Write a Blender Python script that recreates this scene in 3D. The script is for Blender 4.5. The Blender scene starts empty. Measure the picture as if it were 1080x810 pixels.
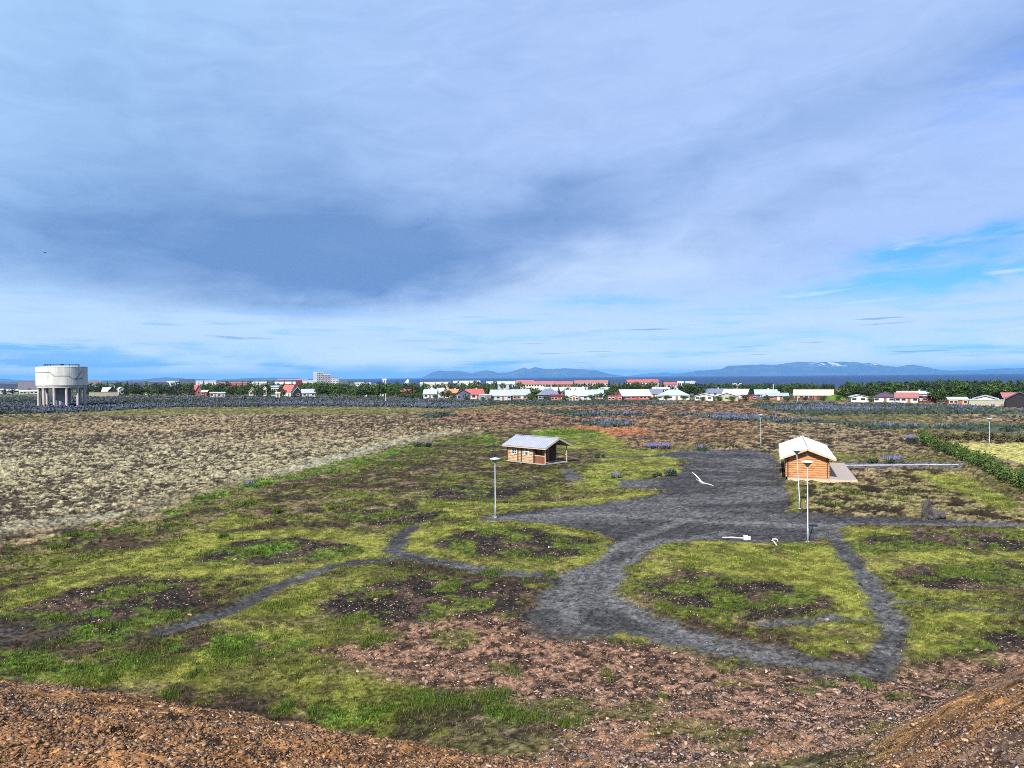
import bpy, bmesh, math, random
import numpy as np
from mathutils import Vector, Matrix

random.seed(7)
RNG = np.random.default_rng(11)
R = math.radians
scene = bpy.context.scene
COL = scene.collection

# ------------------------------------------------------------------ camera
H = 11.0                    # eye height above the flat heath
FPX = 780.0                 # focal length in pixels of a 1080-wide frame
PITCH, ROLL = R(0.536), R(0.473)
cam_d = bpy.data.cameras.new('camera'); cam = bpy.data.objects.new('camera', cam_d); COL.objects.link(cam)
cam_d.sensor_width = 36.0; cam_d.lens = 36.0*FPX/1080.0
cam_d.clip_start = 0.1; cam_d.clip_end = 200000.0
CM = Matrix.Rotation(math.pi/2-PITCH, 3, 'X') @ Matrix.Rotation(-ROLL, 3, 'Z')
cam.matrix_world = Matrix.Translation((0, 0, H)) @ CM.to_4x4()
scene.camera = cam
CMN = np.array(CM)

# ------------------------------------------------------------------ light and exposure
SUN_EL, SUN_AZ = R(40), R(205)            # azimuth clockwise from +Y (the view direction): behind the viewer, to the left
EXPOSURE = 0.98
HAZE = True
scene.cycles.filter_width = 0.9
scene.cycles.use_denoising = False
scene.view_settings.view_transform = 'Standard'; scene.view_settings.look = 'None'
scene.view_settings.exposure = EXPOSURE; scene.view_settings.gamma = 1.0
scene.view_settings.use_curve_mapping = False
sun_d = bpy.data.lights.new('sun', 'SUN'); sun_d.energy = 5.0; sun_d.angle = R(0.6); sun_d.color = (1.0, 0.93, 0.82)
sun = bpy.data.objects.new('sun', sun_d); COL.objects.link(sun)
sdir = Vector((math.sin(SUN_AZ)*math.cos(SUN_EL), math.cos(SUN_AZ)*math.cos(SUN_EL), math.sin(SUN_EL)))
sun.rotation_euler = sdir.to_track_quat('Z', 'Y').to_euler(); sun.location = (0, 0, 60)

# small expression layer over shader nodes
class N:
    def __init__(s, tree): s.t = tree
    def node(s, typ, **kw):
        n = s.t.nodes.new(typ)
        for k, v in kw.items(): setattr(n, k, v)
        return n
    def put(s, sock, v):
        if isinstance(v, bpy.types.NodeSocket): s.t.links.new(v, sock)
        elif isinstance(v, (tuple, list)): sock.default_value = tuple(v) if len(v) == len(sock.default_value) else (*v, 1.0)
        else: sock.default_value = v
    def m(s, op, a, b=None, c=None, clamp=False):
        n = s.node('ShaderNodeMath', operation=op, use_clamp=clamp); s.put(n.inputs[0], a)
        if b is not None: s.put(n.inputs[1], b)
        if c is not None: s.put(n.inputs[2], c)
        return n.outputs[0]
    def add(s, a, b): return s.m('ADD', a, b)
    def sub(s, a, b): return s.m('SUBTRACT', a, b)
    def mul(s, a, b): return s.m('MULTIPLY', a, b)
    def mix(s, f, a, b, blend='MIX'):
        n = s.node('ShaderNodeMix', data_type='RGBA', blend_type=blend); n.clamp_factor = True
        s.put(n.inputs[0], f); s.put(n.inputs[6], a); s.put(n.inputs[7], b); return n.outputs[2]
    def ramp(s, v, a, b, c=0.0, d=1.0):
        n = s.node('ShaderNodeMapRange', interpolation_type='SMOOTHSTEP'); n.clamp = True
        for i, q in enumerate((v, a, b, c, d)): s.put(n.inputs[i], q)
        return n.outputs[0]
    def noise(s, vec, scale, detail=3.0, rough=0.5, dist=0.0):
        n = s.node('ShaderNodeTexNoise'); s.put(n.inputs['Vector'], vec); s.put(n.inputs['Scale'], scale)
        n.inputs['Detail'].default_value = detail; n.inputs['Roughness'].default_value = rough; n.inputs['Distortion'].default_value = dist
        return n.outputs['Fac']
    def xyz(s, x, y, z):
        n = s.node('ShaderNodeCombineXYZ'); s.put(n.inputs[0], x); s.put(n.inputs[1], y); s.put(n.inputs[2], z); return n.outputs[0]
    def sep(s, v):
        n = s.node('ShaderNodeSeparateXYZ'); s.put(n.inputs[0], v); return n.outputs[0], n.outputs[1], n.outputs[2]

# ------------------------------------------------------------------ sky
def make_world():
    w = bpy.data.worlds.new('World'); scene.world = w; w.use_nodes = True
    t = w.node_tree; t.nodes.clear(); q = N(t)
    sky = q.node('ShaderNodeTexSky', sky_type='NISHITA'); sky.sun_disc = False
    sky.sun_elevation = SUN_EL; sky.sun_rotation = SUN_AZ; sky.altitude = 30; sky.air_density = 1.0; sky.dust_density = 0.6; sky.ozone_density = 2.0
    tc = q.node('ShaderNodeTexCoord'); d = tc.outputs['Generated']
    x, y, z = q.sep(d)
    DEG = 57.29578
    az = q.mul(q.m('ARCTAN2', x, y), DEG)
    el = q.mul(q.m('ARCSINE', z), DEG)
    # a cloud deck seen in perspective
    zz = q.add(q.m('MAXIMUM', z, 0.0), 0.09)
    deck = q.xyz(q.m('DIVIDE', x, zz), q.m('DIVIDE', y, zz), 0.0)
    n1 = q.noise(deck, 0.55, 6, 0.55, 0.4)
    n2 = q.noise(deck, 1.7, 5, 0.55, 0.3)
    wv = q.xyz(q.mul(az, 0.09), q.mul(el, 0.16), 0.0)
    w1 = q.noise(wv, 1.0, 5, 0.55, 0.2)
    w2 = q.noise(q.xyz(q.mul(az, 0.09), q.mul(el, 0.16), 7.3), 1.0, 5, 0.55, 0.2)
    azw = q.add(az, q.mul(q.sub(w1, 0.5), 12.0)); elw = q.add(el, q.mul(q.sub(w2, 0.5), 6.0))
    def blob(a0, e0, sa, se, amp, rot=0.0, A=azw, E=elw):
        da, de = q.sub(A, a0), q.sub(E, e0)
        if rot:
            c_, s_ = math.cos(R(rot)), math.sin(R(rot))
            da, de = q.add(q.mul(da, c_), q.mul(de, s_)), q.sub(q.mul(de, c_), q.mul(da, s_))
        r2 = q.add(q.m('POWER', q.m('ABSOLUTE', q.m('DIVIDE', da, sa)), 2.0), q.m('POWER', q.m('ABSOLUTE', q.m('DIVIDE', de, se)), 2.0))
        return q.mul(q.m('EXPONENT', q.mul(r2, -1.0)), amp)
    def total(*bs):
        o = bs[0]
        for b in bs[1:]: o = q.add(o, b)
        return o
    dark = total(blob(-18, 10.0, 15, 5.6, 0.86), blob(-15, 6.8, 10, 2.4, 0.42), blob(-9, 9.5, 9, 4.2, 0.42), blob(-33, 9.5, 8, 3.4, 0.42), blob(3, 13.5, 6, 1.5, 0.30, 20),
                 blob(-24, 18, 14, 5, 0.22), blob(13, 14.5, 17, 1.9, 0.34, 21), blob(19, 11.5, 10, 1.4, 0.32, 13),
                 blob(33, 20, 8, 2.6, 0.40, 20), blob(3, 12.5, 9, 2.6, 0.34, 12), blob(-2, 22, 20, 6, 0.12))
    dark = q.mul(dark, q.ramp(q.add(el, q.mul(q.m('ABSOLUTE', q.add(az, 16)), -0.085)), 3.6, 5.4))                       # flat cloud base
    n3 = q.noise(q.xyz(q.add(q.mul(az, 0.20), q.mul(el, -0.10)), q.mul(el, 0.55), 4.0), 1.0, 7, 0.58, 0.9)
    dark = q.add(dark, q.add(q.mul(q.sub(n2, 0.5), 0.40), q.mul(q.sub(n3, 0.5), q.ramp(el, 2, 7, 0.15, 0.62))))
    dark = q.m('MAXIMUM', q.m('MINIMUM', dark, 1.3), 0.0)
    light = q.mix(q.ramp(az, -36, 8), (0.220, 0.345, 0.530), (0.243, 0.332, 0.535))
    light = q.mix(q.ramp(el, 3.0, 9.0, 1.0, 0.0), light, (0.330, 0.440, 0.560))
    light = q.mix(q.ramp(el, 0.3, 3.2, 1.0, 0.0), light, (0.510, 0.575, 0.590))
    light = q.mix(blob(6, 8.3, 11, 2.0, 0.75, 12), light, (0.370, 0.460, 0.590))
    slate = (0.092, 0.170, 0.335)
    cloud = q.mix(dark, light, slate)
    cloud = q.mix(q.mul(q.ramp(n1, 0.50, 0.78), q.ramp(el, 4, 12, 0.30, 0.10)), cloud, (0.38, 0.44, 0.56))
    # where the deck opens
    gap = total(blob(32, 8.0, 7.5, 1.2, 1.0, 9), blob(33, 5.9, 8, 0.8, 0.75, 6), blob(35, 19, 5, 2.5, 0.30, 25), blob(7, 5.6, 4.5, 0.55, 0.5),
                blob(24, 6.0, 6, 0.6, 0.45), blob(-30, 1.6, 12, 0.8, 0.75), blob(-8, 0.9, 16, 0.6, 0.5), blob(26, 1.9, 14, 0.7, 0.4))
    streak = q.noise(q.xyz(q.mul(az, 0.10), q.mul(el, 1.5), 3.0), 1.0, 5, 0.6, 0.3)
    low = q.ramp(el, 2.0, 7.5, 1.0, 0.0)
    gap = q.add(gap, q.mul(q.mul(q.ramp(streak, 0.50, 0.68), low), 0.55))
    gap = q.mul(gap, q.ramp(q.noise(q.xyz(q.mul(az, 0.16), q.mul(el, 0.9), 9.0), 1.0, 5, 0.6, 0.4), 0.30, 0.56, 0.15, 1.0))
    gap = q.m('MINIMUM', q.mul(gap, 1.15), 0.92)
    gap = q.mul(gap, q.ramp(el, -1, 0.4))
    clear = q.mix(1.0, sky.outputs[0], (0.020, 0.050, 0.112), 'MULTIPLY')
    col = q.mix(gap, cloud, clear)
    wisp = q.noise(q.xyz(q.mul(az, 0.12), q.mul(q.sub(el, q.mul(az, 0.07)), 1.1), 33.0), 1.0, 6, 0.6, 0.5)
    col = q.mix(q.mul(q.ramp(wisp, 0.54, 0.70), q.mul(q.m('MAXIMUM', q.ramp(az, 14, 24), q.ramp(el, 3.2, 4.6, 0.45, 0.0)), q.ramp(el, 7, 12, 0.65, 0.0))), col, (0.40, 0.48, 0.56))
    # thin grey bars of low cloud
    bar = q.noise(q.xyz(q.mul(az, 0.13), q.mul(el, 2.4), 21.0), 1.0, 4, 0.5, 0.2)
    col = q.mix(q.mul(q.ramp(bar, 0.63, 0.74), q.mul(q.ramp(el, 0.6, 1.3), q.ramp(el, 3.2, 6.0, 0.75, 0.0))), col, (0.105, 0.185, 0.345))
    bg = q.node('ShaderNodeBackground'); q.put(bg.inputs[0], col); bg.inputs[1].default_value = 0.925
    out = q.node('ShaderNodeOutputWorld'); t.links.new(bg.outputs[0], out.inputs[0])
make_world()

# ------------------------------------------------------------------ helpers
def ray(px, py):
    v = CM @ Vector(((px-540)/FPX, -(py-405)/FPX, -1.0)); return v
def at(px, py, z=0.0):
    """point where the sight line of a photo position meets the level z"""
    v = ray(px, py); k = (z-H)/v.z; return Vector((v.x*k, v.y*k, z))
def at_dist(px, py, D):
    v = ray(px, py); k = D/v.y; return Vector((v.x*k, D, H+v.z*k))
def atn(P):
    return np.array([[*at(p[0], p[1])[:2]] for p in P])

def obj(name, verts, faces, mat, parent=None, smooth=False, uv=None):
    me = bpy.data.meshes.new(name); me.from_pydata([tuple(v) for v in verts], [], [tuple(f) for f in faces])
    me.materials.append(mat); me.update()
    if smooth: me.polygons.foreach_set('use_smooth', [True]*len(me.polygons))
    o = bpy.data.objects.new(name, me); COL.objects.link(o)
    if parent: o.parent = parent
    return o
def npmesh(name, V, F, mat, col=None, parent=None, smooth=False):
    """V (n,3), F (m,k): fast mesh with an optional per-vertex colour"""
    me = bpy.data.meshes.new(name); n, (mf, k) = len(V), F.shape
    me.vertices.add(n); me.vertices.foreach_set('co', np.ascontiguousarray(V, np.float32).ravel())
    me.loops.add(mf*k); me.loops.foreach_set('vertex_index', np.ascontiguousarray(F, np.int32).ravel())
    me.polygons.add(mf); me.polygons.foreach_set('loop_start', np.arange(0, mf*k, k, dtype=np.int32))
    if smooth: me.polygons.foreach_set('use_smooth', np.ones(mf, bool))
    me.materials.append(mat); me.update(calc_edges=True)
    if col is not None:
        a = me.color_attributes.new('Col', 'FLOAT_COLOR', 'POINT')
        c4 = np.ones((n, 4), np.float32); c4[:, :col.shape[1]] = col; a.data.foreach_set('color', c4.ravel())
    o = bpy.data.objects.new(name, me); COL.objects.link(o)
    if parent: o.parent = parent
    return o
class MB:
    """collects boxes, bars and tubes for ONE mesh object"""
    def __init__(s): s.v = []; s.f = []
    def quad_box(s, c8):
        b = len(s.v); s.v += [tuple(p) for p in c8]
        for f in ((0,3,2,1),(4,5,6,7),(0,1,5,4),(1,2,6,5),(2,3,7,6),(3,0,4,7)): s.f.append(tuple(b+i for i in f))
        return s
    def box(s, x0, x1, y0, y1, z0, z1):
        return s.quad_box([(x0,y0,z0),(x1,y0,z0),(x1,y1,z0),(x0,y1,z0),(x0,y0,z1),(x1,y0,z1),(x1,y1,z1),(x0,y1,z1)])
    def bar(s, p, q, w, h=None):
        p, q = Vector(p), Vector(q); d = (q-p).normalized(); h = h or w
        up = Vector((0,0,1)) if abs(d.z) < 0.95 else Vector((0,1,0))
        a = d.cross(up).normalized()*w/2; b = d.cross(a).normalized()*h/2
        return s.quad_box([p-a-b, p+a-b, p+a+b, p-a+b, q-a-b, q+a-b, q+a+b, q-a+b])
    def tube(s, pts, rad, n=10, caps=True):
        pts = [Vector(p) for p in pts]; rs = rad if isinstance(rad, (list, tuple)) else [rad]*len(pts)
        b0 = len(s.v)
        for i, p in enumerate(pts):
            d = (pts[min(i+1, len(pts)-1)]-pts[max(i-1, 0)]).normalized()
            up = Vector((0,0,1)) if abs(d.z) < 0.9 else Vector((1,0,0))
            a = d.cross(up).normalized(); b = d.cross(a).normalized()
            for k in range(n):
                t = 2*math.pi*k/n; s.v.append(tuple(p+(a*math.cos(t)+b*math.sin(t))*rs[i]))
        for i in range(len(pts)-1):
            for k in range(n):
                k2 = (k+1) % n; s.f.append((b0+i*n+k, b0+i*n+k2, b0+(i+1)*n+k2, b0+(i+1)*n+k))
        if caps:
            s.f.append(tuple(b0+k for k in range(n))[::-1]); s.f.append(tuple(b0+(len(pts)-1)*n+k for k in range(n)))
        return s
    def lathe(s, prof, n=24, cx=0, cy=0):
        b0 = len(s.v)
        for r, z in prof:
            for k in range(n):
                t = 2*math.pi*k/n; s.v.append((cx+r*math.cos(t), cy+r*math.sin(t), z))
        for i in range(len(prof)-1):
            for k in range(n):
                k2 = (k+1) % n; s.f.append((b0+i*n+k, b0+i*n+k2, b0+(i+1)*n+k2, b0+(i+1)*n+k))
        s.f.append(tuple(b0+k for k in range(n))[::-1]); s.f.append(tuple(b0+(len(prof)-1)*n+k for k in range(n)))
        return s
    def poly(s, pts):
        b = len(s.v); s.v += [tuple(p) for p in pts]; s.f.append(tuple(range(b, b+len(pts)))); return s
    def prism(s, pts, off):
        """flat outline pts swept by off"""
        b = len(s.v); n = len(pts); off = Vector(off)
        s.v += [tuple(p) for p in pts] + [tuple(Vector(p)+off) for p in pts]
        s.f.append(tuple(b+i for i in range(n))[::-1]); s.f.append(tuple(b+n+i for i in range(n)))
        for i in range(n):
            j = (i+1) % n; s.f.append((b+i, b+j, b+n+j, b+n+i))
        return s
    def build(s, name, mat, parent=None, smooth=False, bevel=0):
        o = obj(name, s.v, s.f, mat, parent, smooth)
        if bevel:
            md = o.modifiers.new('bevel', 'BEVEL'); md.width = bevel; md.segments = 2; md.limit_method = 'ANGLE'
        return o
def tag(o, label, cat, group=None, kind=None):
    if label: o['label'] = label
    if cat: o['category'] = cat
    if group: o['group'] = group
    if kind: o['kind'] = kind
    return o
def thing(name, label, cat, loc=(0,0,0), rz=0.0, group=None):
    o = bpy.data.objects.new(name, None); COL.objects.link(o); o.empty_display_size = 0.3
    o.location = loc; o.rotation_euler = (0, 0, rz); return tag(o, label, cat, group)
def dup(root, loc, rz=0.0, scale=1.0, label=None, group=None):
    r = root.copy(); COL.objects.link(r); r.location = loc; r.rotation_euler = (0, 0, rz)
    r.scale = (scale,)*3 if not isinstance(scale, (tuple, list)) else scale
    if label: r['label'] = label
    if group: r['group'] = group
    for ch in list(root.children):
        c = ch.copy(); COL.objects.link(c); c.parent = r
        for g in list(ch.children):
            d = g.copy(); COL.objects.link(d); d.parent = c
    return r

# ---- materials
def mat(name, col, rough=0.7, spec=0.3, metal=0.0, var=0.0, vscale=3.0, bump=0.0, bscale=30.0, attr=False, stretch=None):
    m = bpy.data.materials.new(name); m.use_nodes = True; q = N(m.node_tree)
    b = m.node_tree.nodes['Principled BSDF']
    b.inputs['Roughness'].default_value = rough; b.inputs['Specular IOR Level'].default_value = spec; b.inputs['Metallic'].default_value = metal
    tc = q.node('ShaderNodeTexCoord'); vec = tc.outputs['Object']
    if stretch:
        mp = q.node('ShaderNodeMapping'); q.put(mp.inputs['Vector'], vec); mp.inputs['Scale'].default_value = stretch; vec = mp.outputs[0]
    base = (*col, 1.0)
    if attr:
        a = q.node('ShaderNodeVertexColor', layer_name='Col'); base = a.outputs[0]
    if var:
        f = q.noise(vec, vscale, 5, 0.6)
        k = q.ramp(f, 0.25, 0.75, 1.0-var, 1.0+var)
        base = q.mix(1.0, base, q.xyz(k, k, k), 'MULTIPLY')
    q.put(b.inputs['Base Color'], base)
    if bump:
        bn = q.node('ShaderNodeBump'); bn.inputs['Strength'].default_value = bump; bn.inputs['Distance'].default_value = 0.02
        q.put(bn.inputs['Height'], q.noise(vec, bscale, 4, 0.6)); q.put(b.inputs['Normal'], bn.outputs[0])
    return m

# ---- lattice noise for laying out ground, stones and plants
def _h(ix, iy, seed):
    n = (ix.astype(np.int64)*374761393 + iy.astype(np.int64)*668265263 + seed*1442695041) & 0xffffffff
    n = ((n ^ (n >> 13))*1274126177) & 0xffffffff; n = n ^ (n >> 16)
    return (n & 0xffff)/65535.0
def vnoise(x, y, seed=0):
    ix, iy = np.floor(x), np.floor(y); fx, fy = x-ix, y-iy
    fx = fx*fx*fx*(fx*(fx*6-15)+10); fy = fy*fy*fy*(fy*(fy*6-15)+10)
    ix = ix.astype(np.int64); iy = iy.astype(np.int64)
    a, b, c, d = _h(ix, iy, seed), _h(ix+1, iy, seed), _h(ix, iy+1, seed), _h(ix+1, iy+1, seed)
    return (a*(1-fx)+b*fx)*(1-fy)+(c*(1-fx)+d*fx)*fy
def fbm(x, y, scale, octv=4, seed=0, gain=0.5):
    o = np.zeros_like(x); amp = 1.0; tot = 0.0; s = 1.0/scale
    c_, s_ = 0.8, 0.6
    for k in range(octv):
        o += amp*vnoise(x*s+k*17.3, y*s-k*9.1, seed+k); tot += amp; amp *= gain; s *= 2.03
        x, y = c_*x-s_*y, s_*x+c_*y
    return o/tot
def sstep(v, a, b):
    t = np.clip((v-a)/(b-a), 0, 1); return t*t*(3-2*t)
def sd_poly(x, y, P, pad=8.0):
    """signed distance in metres to a ground outline (inside negative)"""
    out = np.full(x.shape, pad, np.float64)
    lo, hi = P.min(0)-pad, P.max(0)+pad
    s = (x > lo[0]) & (x < hi[0]) & (y > lo[1]) & (y < hi[1])
    if not s.any(): return out
    px, py = x[s], y[s]; d2 = np.full(px.shape, 1e9); ins = np.zeros(px.shape, bool)
    for i in range(len(P)):
        ax, ay = P[i]; bx, by = P[(i+1) % len(P)]; ex, ey = bx-ax, by-ay
        wx, wy = px-ax, py-ay; t = np.clip((wx*ex+wy*ey)/(ex*ex+ey*ey+1e-12), 0, 1)
        d2 = np.minimum(d2, (wx-t*ex)**2+(wy-t*ey)**2)
        c1 = (ay > py) != (by > py)
        with np.errstate(divide='ignore', invalid='ignore'):
            ins ^= c1 & (px < ex*(py-ay)/(ey if ey else 1e-12)+ax)
    out[s] = np.minimum(np.where(ins, -np.sqrt(d2), np.sqrt(d2)), pad); return out
def sd_line(x, y, P, pad=6.0):
    out = np.full(x.shape, pad, np.float64); lo, hi = P.min(0)-pad, P.max(0)+pad
    s = (x > lo[0]) & (x < hi[0]) & (y > lo[1]) & (y < hi[1])
    if not s.any(): return out
    px, py = x[s], y[s]; d2 = np.full(px.shape, pad*pad)
    for i in range(len(P)-1):
        ax, ay = P[i]; bx, by = P[i+1]; ex, ey = bx-ax, by-ay
        wx, wy = px-ax, py-ay; t = np.clip((wx*ex+wy*ey)/(ex*ex+ey*ey+1e-12), 0, 1)
        d2 = np.minimum(d2, (wx-t*ex)**2+(wy-t*ey)**2)
    out[s] = np.sqrt(d2); return out

# ------------------------------------------------------------------ terrain
_EX = np.array([-1400,-600, 0, 130, 300, 430, 600, 700, 780, 840, 900, 960, 1000, 1080, 1400, 2600], float)
_ER = np.array([ 680, 700, 722, 737, 768, 789, 813, 842, 846, 836, 814, 776, 744, 702, 686, 670], float)
_ED = np.array([ 17, 16, 15.5, 15, 13.5, 12.5, 11, 10, 12, 14, 16.5, 18, 19, 20, 21, 21], float)
_EK = np.array([.05,.05,.05,.05,.05,.05,.05,.05,.03,.02,.016,.016,.018,.02,.03,.04], float)
def hor(px): return 398.2-0.00826*(px-540)
def terr(x, y, smooth_only=False):
    x = np.asarray(x, float); y = np.asarray(y, float)
    yy = np.maximum(y, 0.6)
    px = 540+FPX*x/yy
    d = np.maximum(y, 0.55*np.hypot(x, y))
    z_sea = np.interp(d, [0, 330, 600, 1000, 1800, 2500, 2900], [0, 0, -1.3, -3.1, -7.0, -13, -26])
    z_bay = np.interp(d, [0, 330, 600, 900, 1150, 1400], [0, 0, -1.3, -4, -13, -26])
    z_sea = z_sea+(z_bay-z_sea)*sstep(px, 690, 800)
    z_land = np.interp(d, [0, 330, 600, 1000, 1800, 9000], [0, 0, -1.3, -2.6, -3.2, -4])
    t = sstep(px, 330, 430)
    z = z_land*(1-t)+z_sea*t
    # broad unevenness of the park
    z = z + (fbm(x, y, 14, 2, 5)-0.5)*0.5*np.clip((y-22)/20, 0, 1)*np.clip((200-y)/80, 0, 1)
    # rubble apron rising to the viewer's mound
    ap = np.clip((27-yy)*np.interp(px, [520, 940, 1100], [0.2, 0.265, 0.25]), 0, 5); ap = ap*ap/(ap+0.5)
    z = z + ap*sstep(px, 330, 520)*np.where(y < 27, 1, 0)
    e = np.interp(px, _EX, _ER); De = np.interp(px, _EX, _ED); k2 = np.interp(px, _EX, _EK)
    s = (e-hor(np.clip(px, -600, 1700)))/FPX
    k = np.where(yy < De, 1.8/(De*De), k2)
    zm = H-s*yy-k*(yy-De)**2
    zm = zm + (fbm(x, y, 1.6, 3, 31)-0.5)*np.where(px > 700, 0.36, 0.26) + (fbm(x, y, 0.30, 3, 32)-0.5)*0.07
    h = np.interp(px, [640, 800, 960, 1100], [0.5, 1.2, 1.2, 0.8])
    dd = np.clip(0.5+0.5*(zm-z)/h, 0, 1)
    z2 = z*(1-dd)+zm*dd+h*dd*(1-dd)
    near = y < 60
    return np.where(near, z2, z), np.where(near, dd, 0.0)

PT = lambda *p: atn(p)
P_plaza = PT((738,473),(795,473),(812,478),(823,487),(828,512),(836,538),(890,543),(960,546),(1090,551),(1090,557),(960,553),(905,553),(882,560),(860,570),(800,571),(745,569),(712,573),(690,583),(668,596),(655,610),(652,622),(672,640),(712,656),(765,672),(830,690),(900,700),(935,710),(900,720),(820,706),(745,688),(700,678),(660,668),(620,673),(575,674),(556,655),(575,640),(572,622),(582,610),(640,582),(652,570),(640,562),(590,556),(535,551),(500,553),(520,545),(560,540),(620,530),(680,522),(706,515),(650,514),(655,506),(690,505),(715,497),(728,487),(698,481),(715,475))
L_pathR = PT((882,560),(893,590),(918,620),(938,645),(942,680),(925,712)); L_pathR2 = PT((935,652),(880,650),(800,658)); L_pathR3 = PT((930,633),(1010,640),(1100,652))
L_pathL = PT((575,606),(505,602),(450,592),(420,580),(436,556)); L_pathL2 = PT((425,588),(350,597),(290,622),(240,645),(180,664))
L_cabin = PT((735,474),(690,481),(600,484)); L_cabin2 = PT((598,495),(606,506))
L_track1 = PT((735,540),(660,572),(612,598),(594,625),(604,660)); L_track2 = PT((770,560),(700,570),(655,600),(645,622),(672,648),(740,674),(830,698),(910,708)); L_track3 = PT((530,549),(640,540),(740,548),(860,552),(1080,555))
P_road = PT((884,487),(1015,489),(1015,494),(884,493))
L_kerb = PT((888,490),(1012,491.6))
P_park = PT((-400,660),(0,572),(60,574),(160,551),(250,520),(330,502),(400,481),(470,464),(520,456),(560,452),(620,455),(640,462),(660,474),(720,479),(740,500),(720,520),(700,560),(900,560),(960,548),(1400,562),(1400,720),(1080,692),(960,705),(900,760),(600,830),(-400,760))
P_rubble = PT((425,655),(480,648),(560,652),(620,673),(700,678),(760,694),(860,714),(940,716),(1000,704),(1080,692),(1300,690),(1500,900),(540,900),(590,815),(545,775),(480,735),(400,715),(330,690),(400,672))
GREENS = [PT((50,703),(250,692),(430,688),(450,722),(330,742),(200,736),(60,720)), PT((215,668),(330,622),(340,652),(430,664),(440,690),(290,690)), PT((60,600),(160,575),(240,545),(300,545),(200,570),(120,605)),
  PT((437,560),(520,549),(600,557),(648,568),(640,585),(600,598),(570,605),(500,600),(445,590),(432,575)),
  PT((700,574),(760,570),(878,575),(905,605),(928,640),(900,648),(800,640),(700,645),(660,628),(662,612),(690,590)),
  PT((895,555),(1090,560),(1090,640),(960,625),(915,605),(890,575)),
  PT((815,660),(870,653),(924,660),(922,690),(860,685)), PT((955,650),(1050,640),(1035,690),(965,702)),
  PT((285,606),(340,598),(410,597),(440,604),(330,630),(250,660),(225,660)),
  PT((200,562),(330,555),(425,562),(430,582),(300,606),(180,612),(110,605)),
  PT((440,527),(560,530),(690,518),(640,528),(560,538),(500,548),(430,549)), PT((640,470),(720,478),(715,500),(690,503),(650,515),(600,518),(620,495)),
  PT((150,600),(60,640),(0,650),(0,620),(80,600)), PT((560,452),(640,456),(665,470),(600,474),(560,462)), PT((800,478),(870,474),(905,482),(870,486),(830,486)),
  PT((615,660),(700,668),(760,690),(700,690),(640,672)), PT((955,497),(1010,500),(1085,535),(1085,545),(1010,520)), PT((832,512),(845,512),(848,540),(838,538))]
LUSH = [PT((20,693),(110,688),(220,672),(300,668),(330,680),(260,702),(150,704),(60,706)), PT((-60,690),(40,695),(45,715),(-60,712)),
  PT((335,748),(400,738),(450,732),(510,735),(565,768),(640,790),(660,815),(560,795),(430,783),(330,768)),
  PT((60,654),(110,640),(230,650),(200,668),(70,680)), PT((380,668),(430,664),(425,682),(385,684)),
  PT((530,470),(460,468),(395,488),(330,503),(250,522),(160,551),(80,575),(60,566),(160,543),(250,512),(330,494),(420,472),(520,458)),
  PT((560,454),(600,450),(640,455),(630,463),(570,466)), PT((230,580),(300,572),(360,590),(290,592))]
BEDS = [PT((207,583),(250,570),(320,565),(380,572),(398,583),(350,592),(270,598),(215,593)), PT((350,545),(400,535),(470,540),(450,552),(380,555)),
  PT((452,573),(490,560),(560,558),(632,570),(620,584),(560,592),(490,588)), PT((330,640),(370,618),(450,606),(540,612),(572,626),(560,650),(480,655),(420,662),(350,655)),
  PT((20,640),(80,618),(180,612),(215,626),(200,655),(110,672),(30,668)), PT((658,612),(720,600),(800,612),(885,628),(880,642),(800,650),(720,648),(668,632)),
  PT((890,572),(960,558),(1090,562),(1090,580),(980,580),(900,586)), PT((930,606),(980,590),(1090,590),(1090,622),(1000,625),(940,616)), PT((1000,680),(1060,662),(1120,665),(1120,695),(1040,696)),
  PT((440,518),(500,508),(560,512),(540,526),(460,526))]
DARKS = [PT((125*0+535,506),(560,503),(600,506),(570,511),(540,510)), PT((-80,655),(0,645),(40,655),(60,672),(20,684),(-80,680))]
P_mossL = PT((-900,640),(-300,618),(0,565),(160,548),(250,516),(330,499),(400,478),(470,461),(530,452),(470,445),(330,436),(180,437),(0,447),(-400,455),(-1200,470))
L_mossrim = PT((-300,615),(0,562),(110,546),(160,540),(240,514),(330,489),(420,466),(480,455))
P_field = PT((975,468),(1080,469),(1300,471),(1300,520),(1120,500),(1060,485),(1010,475))
P_red = PT((430,432),(560,423),(800,424),(830,440),(800,462),(700,470),(640,462),(560,452),(480,455))
P_orange = PT((596,451),(640,448),(676,453),(680,458),(640,460),(600,456))
P_rough = PT((835,512),(845,498),(900,508),(960,495),(1010,498),(1090,545),(1090,550),(960,545),(845,540))
LUPINE = [PT((-900,424),(0,415.5),(60,416),(120,417.5),(220,417),(300,417.3),(380,418.5),(460,420.5),(560,425),(470,431),(330,428.5),(180,430),(60,436),(-100,440),(-900,450)),
  PT((480,423),(560,421.5),(700,424),(720,427),(640,428),(560,428)),
  PT((800,427),(860,425.5),(1000,428),(1100,434),(1300,440),(1300,447),(1080,438),(960,437),(860,438.5),(810,433)),
  PT((700,438),(760,438.5),(830,443),(880,446),(830,446.5),(760,443)), PT((560,434),(640,435),(690,438),(620,439)), PT((440,438),(470,436),(480,439),(455,441)),
  PT((980,451),(1090,453),(1090,459),(1040,458)), PT((870,446),(940,449),(985,452),(935,453)), PT((610,446),(660,445),(665,450),(635,451))]

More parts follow.
